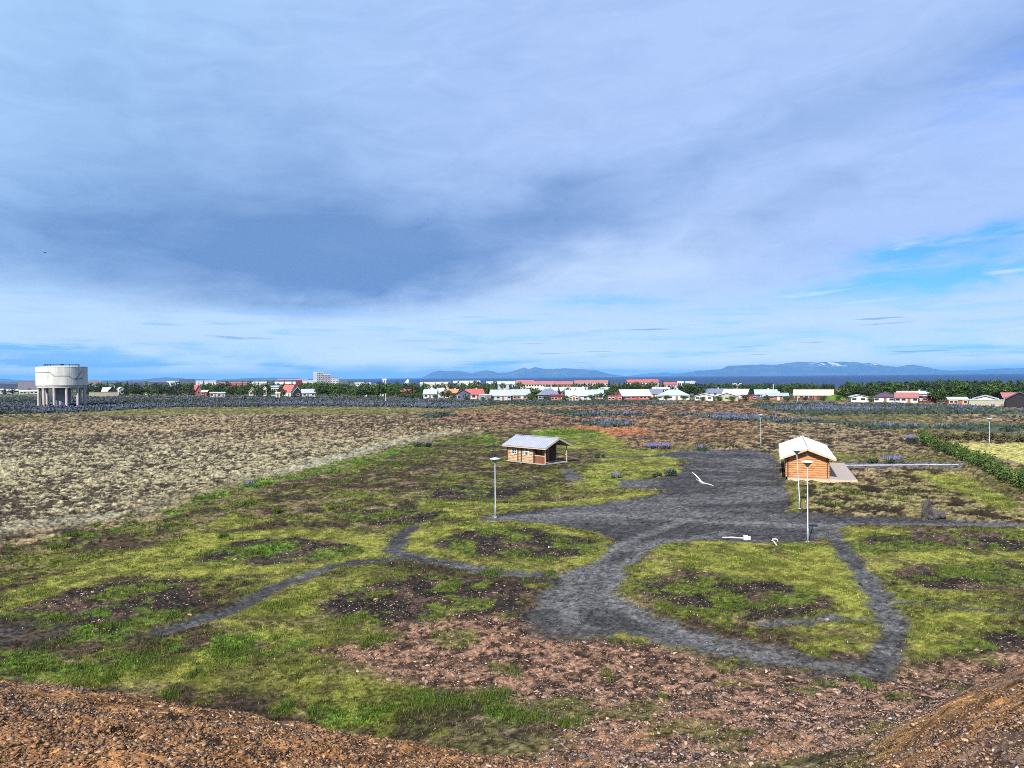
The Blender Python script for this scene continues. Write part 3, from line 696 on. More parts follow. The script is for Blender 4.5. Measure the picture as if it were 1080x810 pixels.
def window(parent, x0, x1, z0, z1, y, nx, nz, fr=0.07):
    w = MB().box(x0-fr, x0, y-0.06, y+0.02, z0-fr, z1+fr).box(x1, x1+fr, y-0.06, y+0.02, z0-fr, z1+fr).box(x0, x1, y-0.06, y+0.02, z1, z1+fr).box(x0, x1, y-0.06, y+0.02, z0-fr, z0)
    for i in range(1, nx): c = x0+(x1-x0)*i/nx; w.box(c-0.03, c+0.03, y-0.045, y+0.01, z0+0.001, z1-0.001)
    for i in range(1, nz): c = z0+(z1-z0)*i/nz; w.box(x0+0.001, x1-0.001, y-0.040, y+0.008, c-0.03, c+0.03)
    o = w.build('window', MT['frame'], parent)
    MB().box(x0, x1, y-0.025, y+0.015, z0, z1).build('pane', MT['glass'], o); return o

def left_cabin():
    A, B = at(535.5, 486.2), at(573.5, 490.4)
    L, W = 6.8, 4.1; rz = math.atan2(B.y-A.y, B.x-A.x); g = min(gz(A.x, A.y), gz(B.x, B.y))
    t = thing('log_cabin', 'small tan log cabin with open corner porch and white barred windows on the grass', 'cabin', (A.x, A.y, g), rz)
    f, e, r = 0.28, 2.42, 3.30; Lw = 4.9
    slope = (r-e)/(W/2)
    gab = lambda u: e+slope*min(u, W-u)
    MB().box(-0.1, L, -0.12, W+0.1, f-0.14, f).build('floor', MT['deck'], t)
    for u in (0.2, 2.4, 4.8, 6.6):
        for v in (0.15, W-0.2): MB().box(u-0.15, u+0.15, v-0.15, v+0.15, -0.5, f-0.142).build('foundation_block', MT['concrete_core'], t)
    wl = log_wall(0, Lw, f, e+0.06, 0, 0.14, 0.20).build('front_wall', MT['log_tan'], t)
    bw = log_wall(0, Lw, f, e+0.06, 0, 0.14, 0.20); bw.v = [(v[0], W-v[1], v[2]) for v in bw.v]; bw.f = [q[::-1] for q in bw.f]; bw.build('back_wall', MT['log_tan'], t)
    ew = yzflip(log_wall(0.145, W-0.145, f, r, 0, 0.14, 0.20, gab)); shift(ew, 0.0, 0, 0); ew.build('end_wall', MT['log_tan'], t)
    pw = yzflip(log_wall(0.145, W-0.145, f, r, 0, 0.14, 0.20, gab), -1); shift(pw, Lw, 0, 0); pwo = pw.build('porch_wall', MT['timber_dark'], t)  # shade under the porch roof is put into this wall's darker colour
    for u in (-0.03, 1.92, 2.55, Lw-0.12): MB().box(u, u+0.14, -0.12, -0.04 if 0 < u < 4 else 0.2, f-0.02, e+0.02).build('corner_post', MT['timber_dark'], t)
    window(wl, 0.95, 1.72, 1.25, 2.12, -0.05, 2, 3); window(wl, 3.25, 3.95, 1.22, 2.08, -0.05, 3, 2)
    # door and window inside the porch, on the wall facing +x
    d = MB().box(Lw+0.05, Lw+0.10, 1.5, 2.35, f, 2.22).build('door', MT['timber_red'], pwo)
    MB().box(Lw+0.05, Lw+0.13, 1.40, 1.498, f, 2.25).box(Lw+0.05, Lw+0.13, 2.352, 2.45, f, 2.25).box(Lw+0.05, Lw+0.13, 1.40, 2.45, 2.252, 2.34).build('door_frame', MT['timber_pale'], pwo)
    MB().box(Lw+0.05, Lw+0.09, 0.35, 1.05, 1.25, 2.05).build('pane', MT['glass'], pwo)
    MB().tube([(Lw+0.16, 2.25, 1.15), (Lw+0.16, 2.25, 1.3)], 0.025, 6).build('handle', MT['steel'], d)
    for (u, v) in ((L-0.12, 0.02), (L-0.12, W-0.14)): MB().box(u, u+0.12, v, v+0.12, f, e+slope*0.1).build('porch_post', MT['timber_pale'], t)
    MB().box(Lw+0.02, L-0.122, 0.03, 0.10, 1.18, 1.28).build('rail', MT['timber_pale'], t)
    bd = MB()
    for i in range(9): u = Lw+0.03+i*0.193; bd.box(u, u+0.185, 0.04, 0.08, f, 1.178)
    bd.build('railing_boards', MT['timber_red'], t)
    MB().box(Lw+0.02, L-0.122, W-0.12, W-0.05, 1.10, 1.20).build('rail', MT['timber_pale'], t)
    MB().box(Lw, L, 0.03, 0.13, e-0.12, e+0.0).build('beam', MT['timber_pale'], t); MB().box(Lw, L, W-0.13, W-0.03, e-0.12, e).build('beam', MT['timber_pale'], t)
    ov, ox = 0.55, 0.55; z0 = e+0.12-slope*ov; zr_ = r+0.14
    rs = ribbed_slope((-ox, -ov, z0), (L+ox, -ov, z0), (L+ox, W/2, zr_), (-ox, W/2, zr_), 0.07, 22).build('roof', MT['tin_grey'], t)
    rb = ribbed_slope((L+ox, W+ov, z0), (-ox, W+ov, z0), (-ox, W/2, zr_), (L+ox, W/2, zr_), 0.07, 22).build('roof', MT['tin_grey'], t)
    MB().bar((-ox-0.02, W/2, zr_+0.03), (L+ox+0.02, W/2, zr_+0.03), 0.26, 0.05).build('ridge_cap', MT['tin_grey'], rs)
    for u in (-ox+0.02, L+ox-0.02):
        for v in (-ov, W+ov): MB().bar((u, v, z0-0.14), (u, W/2+(0.005 if v > 0 else -0.005), zr_-0.14), 0.05, 0.16).build('bargeboard', MT['timber_pale'], t)
    MB().bar((-ox, -ov+0.03, z0-0.13), (L+ox, -ov+0.03, z0-0.13), 0.04, 0.12).build('fascia', MT['timber_pale'], t)
left_cabin()

def right_cabin():
    C0, C1 = at(829, 503.0, 0.25), at(870.3, 503.6, 0.25)
    rz = R(-19.5); W, L = 4.2, 14.5; g = gz(C0.x, C0.y)
    t = thing('log_cabin', 'orange oiled log cabin with white metal roof and wide plank deck beside the gravel', 'cabin', (C0.x, C0.y, g), rz)
    f, e, r = 0.30, 2.52, 3.30; slope = (r-e)/(W/2); gab = lambda u: e+slope*min(u, W-u)
    gw = log_wall(0, W, f, r+0.03, 0, 0.16, 0.235, gab).build('gable_wall', MT['log_orange'], t)
    bw = log_wall(0, W, f, r+0.03, 0, 0.16, 0.235, gab); bw.v = [(v[0], L-v[1], v[2]) for v in bw.v]; bw.f = [q[::-1] for q in bw.f]; bw.build('back_wall', MT['log_orange'], t)
    lw = yzflip(log_wall(0.165, L-0.165, f, e+0.05, 0, 0.16, 0.235)); lwo = lw.build('side_wall', MT['log_orange'], t)
    rw = yzflip(log_wall(0.165, L-0.165, f, e+0.05, 0, 0.16, 0.235), -1); shift(rw, W, 0, 0); rwo = rw.build('side_wall', MT['log_orange'], t)
    for u in (0.12, W-0.24): MB().box(u, u+0.12, -0.14, -0.052, f, e+0.04).build('corner_post', MT['timber_dark'], t)
    MB().box(W/2-0.17, W/2+0.10, -0.10, -0.03, 2.62, 2.84).build('vent', MT['white'], gw)
    d = MB().box(W+0.05, W+0.10, 3.0, 3.95, f, 2.30).build('door', MT['timber_red'], rwo)
    MB().tube([(W+0.15, 3.12, 1.3), (W+0.15, 3.12, 1.45)], 0.025, 6).build('handle', MT['steel'], d)
    for v in (6.0, 9.5):
        fr = MB().box(W+0.05, W+0.09, v, v+1.2, 1.25, 2.15).build('window', MT['frame'], rwo)
        MB().box(W+0.07, W+0.10, v+0.08, v+1.12, 1.33, 2.07).build('pane', MT['glass'], fr)
    ov, oy = 0.62, 0.75; z0 = e+0.14-slope*ov; zr_ = r+0.16
    a = ribbed_slope((-ov, L+oy, z0), (-ov, -oy, z0), (W/2, -oy, zr_), (W/2, L+oy, zr_), 0.08, 34).build('roof', MT['tin'], t)
    ribbed_slope((W+ov, -oy, z0), (W+ov, L+oy, z0), (W/2, L+oy, zr_), (W/2, -oy, zr_), 0.08, 34).build('roof', MT['tin'], t)
    MB().bar((W/2, -oy-0.02, zr_+0.03), (W/2, L+oy+0.02, zr_+0.03), 0.05, 0.28).build('ridge_cap', MT['tin'], a)
    for v in (-oy+0.03, L+oy-0.03):
        for u in (-ov, W+ov): MB().bar((u, v, z0-0.17), (W/2+(0.005 if u > 0 else -0.005), v, zr_-0.17), 0.05, 0.2).build('bargeboard', MT['timber_pale'], t)
    for u in (-ov+0.03, W+ov-0.03): MB().bar((u, -oy, z0-0.18), (u, L+oy, z0-0.18), 0.04, 0.16).build('fascia', MT['timber_pale'], t)
    # deck of planks
    dk = MB(); n = 46; y0, y1 = -0.75, L+0.4; st = (y1-y0)/n
    for i in range(n): dk.box(0.15, 6.75, y0+i*st, y0+(i+1)*st-0.012, f-0.045, f-0.003)
    dko = dk.build('deck', MT['deck'], t)
    MB().box(0.15, 6.75, y0-0.035, y0-0.002, f-0.36, f-0.003).build('deck_skirt', MT['timber_pale'], dko); MB().box(6.752, 6.785, y0-0.035, y1, f-0.36, f-0.003).build('deck_skirt', MT['timber_pale'], dko)
    for u in (0.4, 3.4, 6.5):
        for v in range(0, 14, 3): MB().box(u-0.08, u+0.08, v-0.08, v+0.08, -0.6, f-0.046).build('deck_post', MT['timber_dark'], dko)
right_cabin()

# ------------------------------------------------------------------ lamp posts
def lamp(px, base_row, top_row, label, first=None, lean=0.0):
    p = at(px, base_row); g = gz(p.x, p.y); p.z = g
    p = at(px, base_row, g)
    hgt = H-p.y*(top_row-hor(px))/FPX-g
    t = thing('lamp_post', label, 'lamp post', (p.x, p.y, g), 0, 'steel lamp posts along the gravel paths')
    MB().tube([(0, 0, -0.3), (0, 0, 0.9), (0, 0, 0.92), (lean, 0, hgt-0.42)], [0.065, 0.065, 0.048, 0.038], 12).build('pole', MT['steel'], t, smooth=True)
    MB().lathe([(0.13, -0.1), (0.13, 0.03), (0.085, 0.06)], 14).build('base_collar', MT['steel'], t)
    hd = MB().lathe([(0.05, hgt-0.45), (0.075, hgt-0.42), (0.10, hgt-0.36), (0.30, hgt-0.16), (0.31, hgt-0.14)], 24, lean).build('lens', MT['lens'], t, smooth=True)
    MB().lathe([(0.40, hgt-0.14), (0.415, hgt-0.11), (0.38, hgt-0.07), (0.16, hgt-0.02), (0.02, hgt)], 28, lean).build('lamp_lid', MT['lamp_top'], t, smooth=True)
    return t
lamp(852, 571.5, 486, 'lamp post on the grass edge in front of the orange cabin, nearest of all')
lamp(843.2, 536.5, 474, 'thin leaning lamp post at the gravel corner close to the orange cabin', lean=-0.2)
lamp(522.5, 545.5, 483, 'lone lamp post at the gravel tip in front of the tan cabin')
lamp(802.5, 470.5, 437.5, 'small far lamp post on the green patch behind the orange cabin roof')
lamp(1043.5, 470.5, 441.5, 'pale lamp post standing at the edge of the yellow field behind the hedge')

# ------------------------------------------------------------------ birds
def ring_loft(mb, rings):
    b = len(mb.v); n = len(rings[0])
    for r_ in rings: mb.v += [tuple(p) for p in r_]
    for i in range(len(rings)-1):
        for k in range(n):
            k2 = (k+1) % n; mb.f.append((b+i*n+k, b+i*n+k2, b+(i+1)*n+k2, b+(i+1)*n+k))
    mb.f.append(tuple(b+k for k in range(n))[::-1]); mb.f.append(tuple(b+(len(rings)-1)*n+k for k in range(n)))
def bird(label, pos, fwd, wl, wr, body_m, tip_m, scale=1.0):
    """wl, wr: shoulder-to-tip vectors; the wing bends at the wrist"""
    f = Vector(fwd).normalized(); up = (Vector(wl).normalized()+Vector(wr).normalized()); side = (Vector(wr)-Vector(wl)).normalized()
    up = side.cross(f).normalized(); up = up if up.z > 0 else -up
    t = thing('gull', label, 'bird', pos); t.scale = (scale,)*3
    mb = MB(); rings = []
    for d, r_, u in ((-0.27, 0.014, 0.01), (-0.21, 0.038, 0.008), (-0.10, 0.074, 0.0), (0.02, 0.082, -0.004), (0.12, 0.062, 0.0), (0.17, 0.036, 0.012), (0.205, 0.040, 0.02), (0.245, 0.030, 0.018), (0.268, 0.010, 0.012)):
        rings.append([f*d+up*u+(side*math.cos(a)*r_+up*math.sin(a)*r_*0.9) for a in [2*math.pi*k/12 for k in range(12)]])
    ring_loft(mb, rings)
    tl = [f*-0.24-side*0.02, f*-0.24+side*0.02, f*-0.37+side*0.085, f*-0.385, f*-0.37-side*0.085]
    mb.prism([p+up*0.004 for p in tl], up*0.008)
    for w in (Vector(wl), Vector(wr)):
        ln = w.length; d = w.normalized(); lift = up*0.07*ln
        secs = []
        for s, ch, sw in ((0.0, 0.15, 0.0), (0.2, 0.14, 0.025), (0.45, 0.115, 0.05), (0.70, 0.095, 0.01), (0.82, 0.075, -0.04), (0.93, 0.055, -0.09), (1.0, 0.02, -0.13)):
            c = d*(s*ln)+f*(0.03+sw)+lift*math.sin(s*math.pi)*1.0
            th = 0.03*(1-s)+0.008
            secs.append([c+f*ch*0.5, c+f*ch*0.2+up*th, c-f*ch*0.25+up*th*0.6, c-f*ch*0.5, c-f*ch*0.2-up*th*0.2, c+f*ch*0.25-up*th*0.3])
        ring_loft(mb, secs[:4]); tips = MB(); ring_loft(tips, secs[3:]); tips.build('wing_tip', tip_m, t)
    mb.build('body', body_m, t, smooth=True)
    MB().tube([f*0.262+up*0.012, f*0.315+up*0.004], [0.011, 0.004], 6).build('bill', MT['bill'], t)
    return t
D0 = 28.0; pg = at_dist(740.0, 509.3, D0)
bird('white gull flying low over the gravel with wings spread', pg, (0.45, 0.62, -0.28), (-0.50, 0.30, 0.50), (0.50, -0.36, -0.15), MT['gull'], MT['tip'], 1.0)
bird('dark bird gliding in the sky high above the water tower', at_dist(47.5, 266.3, 120), (0.25, 1, 0), (-0.56, 0.1, 0.05), (0.56, -0.1, 0.03), MT['tip'], MT['tip'], 0.8)
bird('tiny dark bird in the middle of the cloudy sky', at_dist(451, 231, 170), (0.8, 0.6, 0), (-0.4, 0.45, 0.10), (0.4, -0.45, 0.10), MT['tip'], MT['tip'], 0.7)

# ------------------------------------------------------------------ stones set upright and odd white things
def rock_mesh(sx, sy, sz, seed, cuts=7, sub=2):
    bm = bmesh.new(); bmesh.ops.create_icosphere(bm, subdivisions=sub+1, radius=1.0); rr = random.Random(seed)
    for _ in range(cuts):
        n = Vector((rr.gauss(0, 1), rr.gauss(0, 1), rr.gauss(0, 0.6))).normalized(); d = rr.uniform(0.55, 0.85)
        for v in bm.verts:
            h = v.co.dot(n)
            if h > d: v.co -= n*(h-d)
    for v in bm.verts:
        k = 1+0.06*math.sin(7*v.co.x+seed)*math.sin(6*v.co.y+2*seed)+rr.uniform(-0.02, 0.02); v.co = Vector((v.co.x*sx*k, v.co.y*sy*k, v.co.z*sz*k))
    me = bpy.data.meshes.new('rock'); bm.to_mesh(me); bm.free(); return me
def rock(name, label, cat, px, row, w, d, h, seed, rot=(0, 0, 0), m='basalt', group=None):
    p = at(px, row); g = gz(p.x, p.y); me = rock_mesh(w/2, d/2, h*0.62, seed); me.materials.append(MT[m])
    o = bpy.data.objects.new(name, me); COL.objects.link(o); o.location = (p.x, p.y, g+h*0.42); o.rotation_euler = rot
    return tag(o, label, cat, group)
rock('standing_stone', 'tall grey basalt slab standing upright by the gravel path', 'standing stone', 977.5, 545.5, 0.85, 0.6, 1.45, 3, (0.05, 0.04, 0.5))
rock('boulder', 'squat dark boulder leaning on the foot of the upright slab', 'boulder', 987, 546.0, 1.0, 0.8, 0.70, 5, (0.1, 0, 0.2))
rock('boulder', 'low pale boulder at the right end of the upright slab group', 'boulder', 994, 545.6, 0.9, 0.7, 0.50, 9, (0, 0.1, 1.0))
rock('boulder', 'small dark rock lying in front of the upright slab', 'boulder', 981, 547.2, 0.5, 0.4, 0.3, 12)
def fallen_post():
    a, b = at(761.5, 567.4), at(784, 568.2); g = max(gz(a.x, a.y), gz(b.x, b.y))+0.12
    t = thing('fallen_post', 'white post with a thick block head lying on the grass at the gravel edge', 'post', (a.x, a.y, g), math.atan2(b.y-a.y, b.x-a.x))
    Lp = (b.xy-a.xy).length
    MB().tube([(0, 0, 0), (Lp*0.5, 0, 0.02), (Lp, 0, 0.0)], [0.03, 0.055, 0.045], 10).build('shaft', MT['white'], t)
    MB().box(Lp, Lp+0.30, -0.16, 0.16, -0.12, 0.19).box(Lp+0.301, Lp+0.47, -0.13, 0.13, -0.11, 0.14).build('head_block', MT['white'], t, bevel=0.03)
fallen_post()
def bent_pipe():
    p = at(820, 575.2); g = gz(p.x, p.y)
    t = thing('bent_pipe', 'small bent white pipe with a hooked top stuck in the grass', 'pipe', (p.x, p.y, g))
    MB().tube([(0, 0, -0.05), (-0.22, 0.05, 0.26)], 0.05, 8).build('stem', MT['white'], t)
    MB().tube([(-0.22, 0.05, 0.26), (-0.34, 0.05, 0.33), (-0.30, 0.05, 0.40), (-0.12, 0.05, 0.42), (0.02, 0.05, 0.38), (0.03, 0.05, 0.27)], 0.045, 8).build('hook', MT['white'], t)
bent_pipe()

# ------------------------------------------------------------------ the town
PXH = []      # what stands where, for describing the trees by their neighbours
def town_D(px, D):
    return D*float(np.interp(px, [0, 200, 330, 420, 490, 900, 1000, 1080], [1.42, 1.32, 1.20, 1.10, 1.0, 1.0, 0.93, 0.88])) if D < 700 else D
def building(name, label, short, px0, px1, D, eave_row, top_row, roof='x', depth=9.0, yaw=0.0, wall='white', rm='whiteroof', nwin=4, door=True, chimney=False, cat='house', storeys=1, ov=0.4, group=None, sink=0.4):
    pxc = (px0+px1)/2; D = town_D(pxc, D); x = (pxc-540)/FPX*D; g = gz(x, D)
    c = math.cos(math.atan2(x, D)); L = (px1-px0)*D/FPX*(c if abs(pxc-540) > 60 else 1); yaw -= math.degrees(math.atan2(x, D))
    ze = H-D*(eave_row-hor(pxc))/FPX-g; zt = H-D*(top_row-hor(pxc))/FPX-g
    ze = max(ze, 2.0); zt = max(zt, ze+0.25)
    t = thing(name, label, cat, (x+depth/2*x/D, D+depth/2, g), R(yaw), group)
    PXH.append((pxc, D, short, px0, px1))
    hl, hd = L/2, depth/2
    if roof == 'flat':
        MB().box(-hl, hl, -hd, hd, -sink, ze).build('wall', MT[wall], t)
        MB().box(-hl-0.12, hl+0.12, -hd-0.12, hd+0.12, ze+0.002, max(zt, ze+0.3)).build('roof', MT[rm], t)
    else:
        b = MB()
        if roof == 'x':
            b.prism([(-hl, -hd, -sink), (-hl, hd, -sink), (-hl, hd, ze), (-hl, 0, zt-0.12), (-hl, -hd, ze)], (2*hl, 0, 0)); b.build('wall', MT[wall], t)
            s = (zt-ze)/hd; r = MB()
            for sg in (-1, 1):
                e = [(-hl-ov, sg*(hd+ov), ze-s*ov), (hl+ov, sg*(hd+ov), ze-s*ov), (hl+ov, 0, zt), (-hl-ov, 0, zt)]
                r.prism(e if sg < 0 else e[::-1], (0, 0, 0.16))
            r.build('roof', MT[rm], t)
        elif roof == 'y':
            b.prism([(-hl, -hd, -sink), (hl, -hd, -sink), (hl, -hd, ze), (0, -hd, zt-0.12), (-hl, -hd, ze)], (0, 2*hd, 0)); b.build('wall', MT[wall], t)
            s = (zt-ze)/hl; r = MB()
            for sg in (-1, 1):
                e = [(sg*(hl+ov), -hd-ov, ze-s*ov), (sg*(hl+ov), hd+ov, ze-s*ov), (0, hd+ov, zt), (0, -hd-ov, zt)]
                r.prism(e[::-1] if sg < 0 else e, (0, 0, 0.16))
            r.build('roof', MT[rm], t)
        elif roof == 'hip':
            b.box(-hl, hl, -hd, hd, -sink, ze).build('wall', MT[wall], t)
            k = min(hd, hl*0.7); o_ = ov; v = [(-hl-o_, -hd-o_, ze+.01), (hl+o_, -hd-o_, ze+.01), (hl+o_, hd+o_, ze+.01), (-hl-o_, hd+o_, ze+.01), (-hl+k, 0, zt), (hl-k, 0, zt)]
            obj('roof', v, [(0, 1, 5, 4), (1, 2, 5), (2, 3, 4, 5), (3, 0, 4), (3, 2, 1, 0)], MT[rm], t)
        elif roof == 'barrel':
            n = 12; arc = [(hl*math.cos(math.pi*i/n), ze+(zt-ze)*math.sin(math.pi*i/n)) for i in range(n+1)]
            b.box(-hl, hl, -hd, hd, -sink, ze).build('wall', MT[wall], t)
            MB().prism([(a_, -hd-0.1, z_+0.003) for a_, z_ in arc], (0, depth+0.2, 0)).build('roof', MT[rm], t)
    if nwin:
        rr = random.Random(int(pxc*10)); fl = (ze-0.3)/storeys
        for s_ in range(storeys):
            for i in range(nwin):
                u = -hl+(i+0.5+rr.uniform(-0.12, 0.12))*2*hl/nwin; ww = min(0.75, 0.36*2*hl/nwin); z0 = s_*fl+fl*0.38+0.2; z1 = s_*fl+fl*0.80+0.2
                if door and s_ == 0 and i == nwin//2:
                    MB().box(u-0.5, u+0.5, -hd-0.05, -hd-0.003, 0.05, min(2.15, ze-0.15)).build('door', MT['brown' if wall != 'brown' else 'white'], t); continue
                fr = MB().box(u-ww-0.1, u+ww+0.1, -hd-0.05, -hd-0.003, z0-0.1, z1+0.1).build('window', MT['frame' if wall not in ('white', 'cream') else 'grey'], t)
                MB().box(u-ww, u+ww, -hd-0.08, -hd-0.052, z0, z1).build('pane', MT['glass'], fr)
    if chimney or (cat == 'house' and roof in ('x', 'hip') and int(pxc*7) % 5 < 2):
        MB().box(hl*0.2, hl*0.2+0.7, 0.1, 0.8, ze, zt+0.7).build('chimney', MT['grey'], t)
    return t
B = building
# --- far left
B('warehouse', 'long low white shed at the far left edge behind dark bushes', 'the white shed at the left edge', -14, 5, 520, 412, 410.8, 'x', 14, 0, 'white', 'whiteroof', 4, cat='shed')
B('warehouse', 'long white low shed left of the water tower', 'the long white shed beside the water tower', 7, 19, 540, 412.5, 410.9, 'x', 12, 0, 'white', 'whiteroof', 5, cat='shed')
B('warehouse', 'whitish low shed partly behind the water tower', 'the shed behind the water tower', 20, 39, 500, 413.5, 412, 'x', 12, 3, 'cream', 'whiteroof', 5, cat='shed')
B('hangar', 'large flat mauve hangar on the skyline left of the water tower', 'the big mauve hangar', 19, 42, 1150, 402.9, 402.2, 'flat', 60, 0, 'mauve', 'mauve', 0, False, cat='hangar')
B('hangar', 'low dark blue building at the left end of the skyline', 'the low blue hangar', -12, 18, 1300, 405.6, 405.1, 'flat', 60, 0, 'navy', 'slate', 0, False, cat='hangar')
B('hangar', 'brownish hangar with curved roof just right of the water tower', 'the curved brown hangar', 91, 108, 1150, 404.0, 401.2, 'barrel', 60, 0, 'mauve', 'mauve', 0, False, cat='hangar')
B('hangar', 'long low dark hangar on the skyline above dark trees', 'the low dark hangar', 132, 151, 1500, 404.2, 403.2, 'x', 50, 0, 'navy', 'navy', 0, False, cat='hangar')
B('hangar', 'low blue roof on the skyline above the leaning white gable', 'the low blue roof', 158, 175, 1700, 403.1, 402.3, 'x', 50, 0, 'navy', 'slate', 0, False, cat='hangar')
B('house', 'white roofed cottage at the left of the dark house behind the lupins', 'the white cottage', 108.5, 117, 440, 413.2, 409.3, 'x', 8, -14, 'cream', 'whiteroof', 2)
B('house', 'small black house with a bright window and pinkish base', 'the small black house', 114, 124, 430, 412.8, 408.2, 'y', 8, 0, 'dark', 'dark', 2, chimney=True)
B('house', 'white gable end standing right of the small black house', 'the white gable', 124, 130.5, 440, 411.0, 408.8, 'y', 9, 12, 'white', 'whiteroof', 1, False)
B('wall', 'low pale wall in front of the white cottage and black house', 'the low pale wall', 94, 124, 425, 414.4, 414.0, 'flat', 1, 0, 'beige', 'beige', 0, False, cat='wall')
B('house', 'house with slanting white roof deep among dark trees', 'the slanting white roof', 152, 159, 470, 412.5, 408.6, 'x', 9, 24, 'cream', 'whiteroof', 1, False)
B('house', 'little cream hut half hidden in the trees', 'the little cream hut', 143, 146.5, 450, 413.3, 412, 'x', 5, 0, 'cream', 'creamroof', 1, False)
B('house', 'tiny orange roofed house in the trees left of the red gable', 'the tiny orange roof', 187.5, 192, 440, 414.2, 412.7, 'x', 6, 0, 'cream', 'orangeroof', 1, False)
B('apartment_block', 'dark slab building rising on the skyline above the red gable', 'the dark slab', 189, 206, 1400, 400.5, 400, 'flat', 40, 0, 'navy', 'slate', 8, False, storeys=3, cat='building')
B('warehouse', 'white skyline shed left of the dark slab building', 'the white skyline shed', 176, 188.5, 1500, 403.3, 402.5, 'x', 40, 0, 'white', 'whiteroof', 4, False, cat='shed')
B('warehouse', 'white skyline shed with a mast right of the dark slab building', 'the masted white shed', 206.5, 228, 1500, 402.9, 402.0, 'x', 40, 0, 'white', 'whiteroof', 4, False, cat='shed')
B('house', 'tall house with a pale red gable among trees', 'the pale red gable', 204, 210.5, 420, 412.0, 406.6, 'y', 11, 15, 'pinkroof', 'redroof', 1, False)
B('house', 'low house with pale orange roof right of the red gable', 'the pale orange roof', 213, 219.5, 410, 414.0, 412.1, 'x', 8, -10, 'maroon', 'creamroof', 2)
B('shed', 'pale green long shed standing out on the lupin field', 'the pale green shed', 221.5, 229, 372, 415.0, 414.2, 'x', 6, 0, 'whiteroof', 'creamroof', 2, cat='shed')
B('shed', 'square pale blue shed joined at the end of the green shed', 'the square pale shed', 229.3, 237, 368, 415.2, 414.2, 'x', 6, 0, 'greyroof', 'whiteroof', 2, cat='shed')
B('terrace', 'long dark red terrace with pale roof on the left skyline', 'the long red terrace', 231, 262, 1000, 405.0, 403.6, 'x', 22, 0, 'red', 'pinkroof', 10, False, cat='building')
B('terrace', 'long pinkish white terrace left of the tower block', 'the pinkish white terrace', 262.5, 281, 1000, 405.0, 403.2, 'x', 22, 0, 'cream', 'whiteroof', 8, False, cat='building')
B('warehouse', 'long bright white roof below the skyline ridge', 'the long bright white roof', 290, 311.5, 850, 405.8, 403.2, 'x', 24, 0, 'pinkroof', 'whiteroof', 6, False, cat='shed')
B('warehouse', 'dark low building on the skyline ridge left of the tower block', 'the dark ridge building', 293, 325, 1350, 401.6, 400.2, 'x', 60, 0, 'maroon', 'mauve', 0, False, cat='building')
B('warehouse', 'white flat building at the foot of the tower block', 'the white flat building', 319, 333, 1150, 402.9, 401.9, 'x', 24, 0, 'white', 'whiteroof', 4, False, cat='building')
B('apartment_block', 'pale grey tower block highest of the skyline', 'the pale tower block', 332.3, 339.5, 1250, 393.6, 392.9, 'flat', 20, 18, 'greyroof', 'whiteroof', 4, False, storeys=7, cat='building')
B('apartment_block', 'brown grey tower block right of the pale one', 'the brown tower block', 340.5, 348.7, 1240, 395.8, 394.9, 'flat', 22, 0, 'mauve', 'grey', 5, False, storeys=6, cat='building')
B('apartment_block', 'lower stepped wing at the right of the brown tower block', 'the stepped wing', 348.9, 357, 1240, 399.4, 398.3, 'flat', 22, 0, 'grey', 'slate', 5, False, storeys=4, cat='building')
B('house', 'cream house with pale crossed gable left of the white windowed house', 'the cream crossed gable', 262.5, 270, 405, 413.2, 409.3, 'y', 9, 0, 'cream', 'creamroof', 2)
B('house', 'white house with tall windows left of the red barn roof', 'the tall windowed white house', 286, 294, 415, 408.6, 407.4, 'x', 9, 0, 'white', 'greyroof', 4, storeys=1)
B('house', 'tiny pale house low in the trees right of the cream gable', 'the tiny pale house', 277.5, 281, 430, 409.8, 408, 'y', 6, 0, 'cream', 'whiteroof', 1, False)
B('shed', 'small cream shed at the front of the trees by the red barn roof', 'the small cream shed', 290.5, 295, 372, 415.4, 414.2, 'x', 4, 0, 'cream', 'creamroof', 1, cat='shed')
B('house', 'house with a big bright red roof and white edge', 'the bright red roof', 300, 311, 402, 413.4, 406.6, 'x', 10, -28, 'white', 'redroof', 2)
B('house', 'black gabled house with white bargeboards beside the bright red roof', 'the black gable', 308.5, 319, 385, 415.0, 409.0, 'y', 10, 0, 'dark', 'whiteroof', 1, False)
B('house', 'long house with light grey roof right of the black gable', 'the light grey long roof', 318, 331.5, 388, 415.0, 411.0, 'x', 9, 4, 'grey', 'greyroof', 3)
B('house', 'little cream gable peeping from bright green trees', 'the little cream gable', 383.5, 387, 420, 412.4, 410.4, 'y', 6, 0, 'cream', 'creamroof', 1, False)
B('house', 'tiny white house in the trees below the white mast frame', 'the tiny white house', 401, 404.5, 430, 411, 409.6, 'x', 6, 0, 'white', 'whiteroof', 1, False)
B('apartment_block', 'row of white flats with dark windows right of the tower blocks', 'the row of white flats', 373.5, 391, 1050, 404.6, 403.9, 'flat', 20, 0, 'white', 'whiteroof', 9, False, storeys=2, cat='building')
B('apartment_block', 'long grey white building below the row of flats', 'the long grey white building', 385, 410, 820, 407.0, 405.4, 'x', 20, 0, 'greyroof', 'whiteroof', 8, False, cat='building')
B('house', 'house with salmon red roof left of its twin', 'the salmon roof', 420, 429, 400, 415.4, 411.8, 'x', 9, 10, 'maroon', 'redroof', 2)
B('house', 'house with salmon red roof and dark gable end at its right', 'the salmon roof with dark gable', 429.5, 437.5, 396, 415.2, 411.6, 'x', 9, 30, 'dark', 'redroof', 2)
B('house', 'pale blue roofed house left of the orange roof', 'the pale blue roof left of the orange one', 447.5, 461, 385, 416.0, 411.6, 'x', 10, -6, 'white', 'blueroof', 3, door=True)
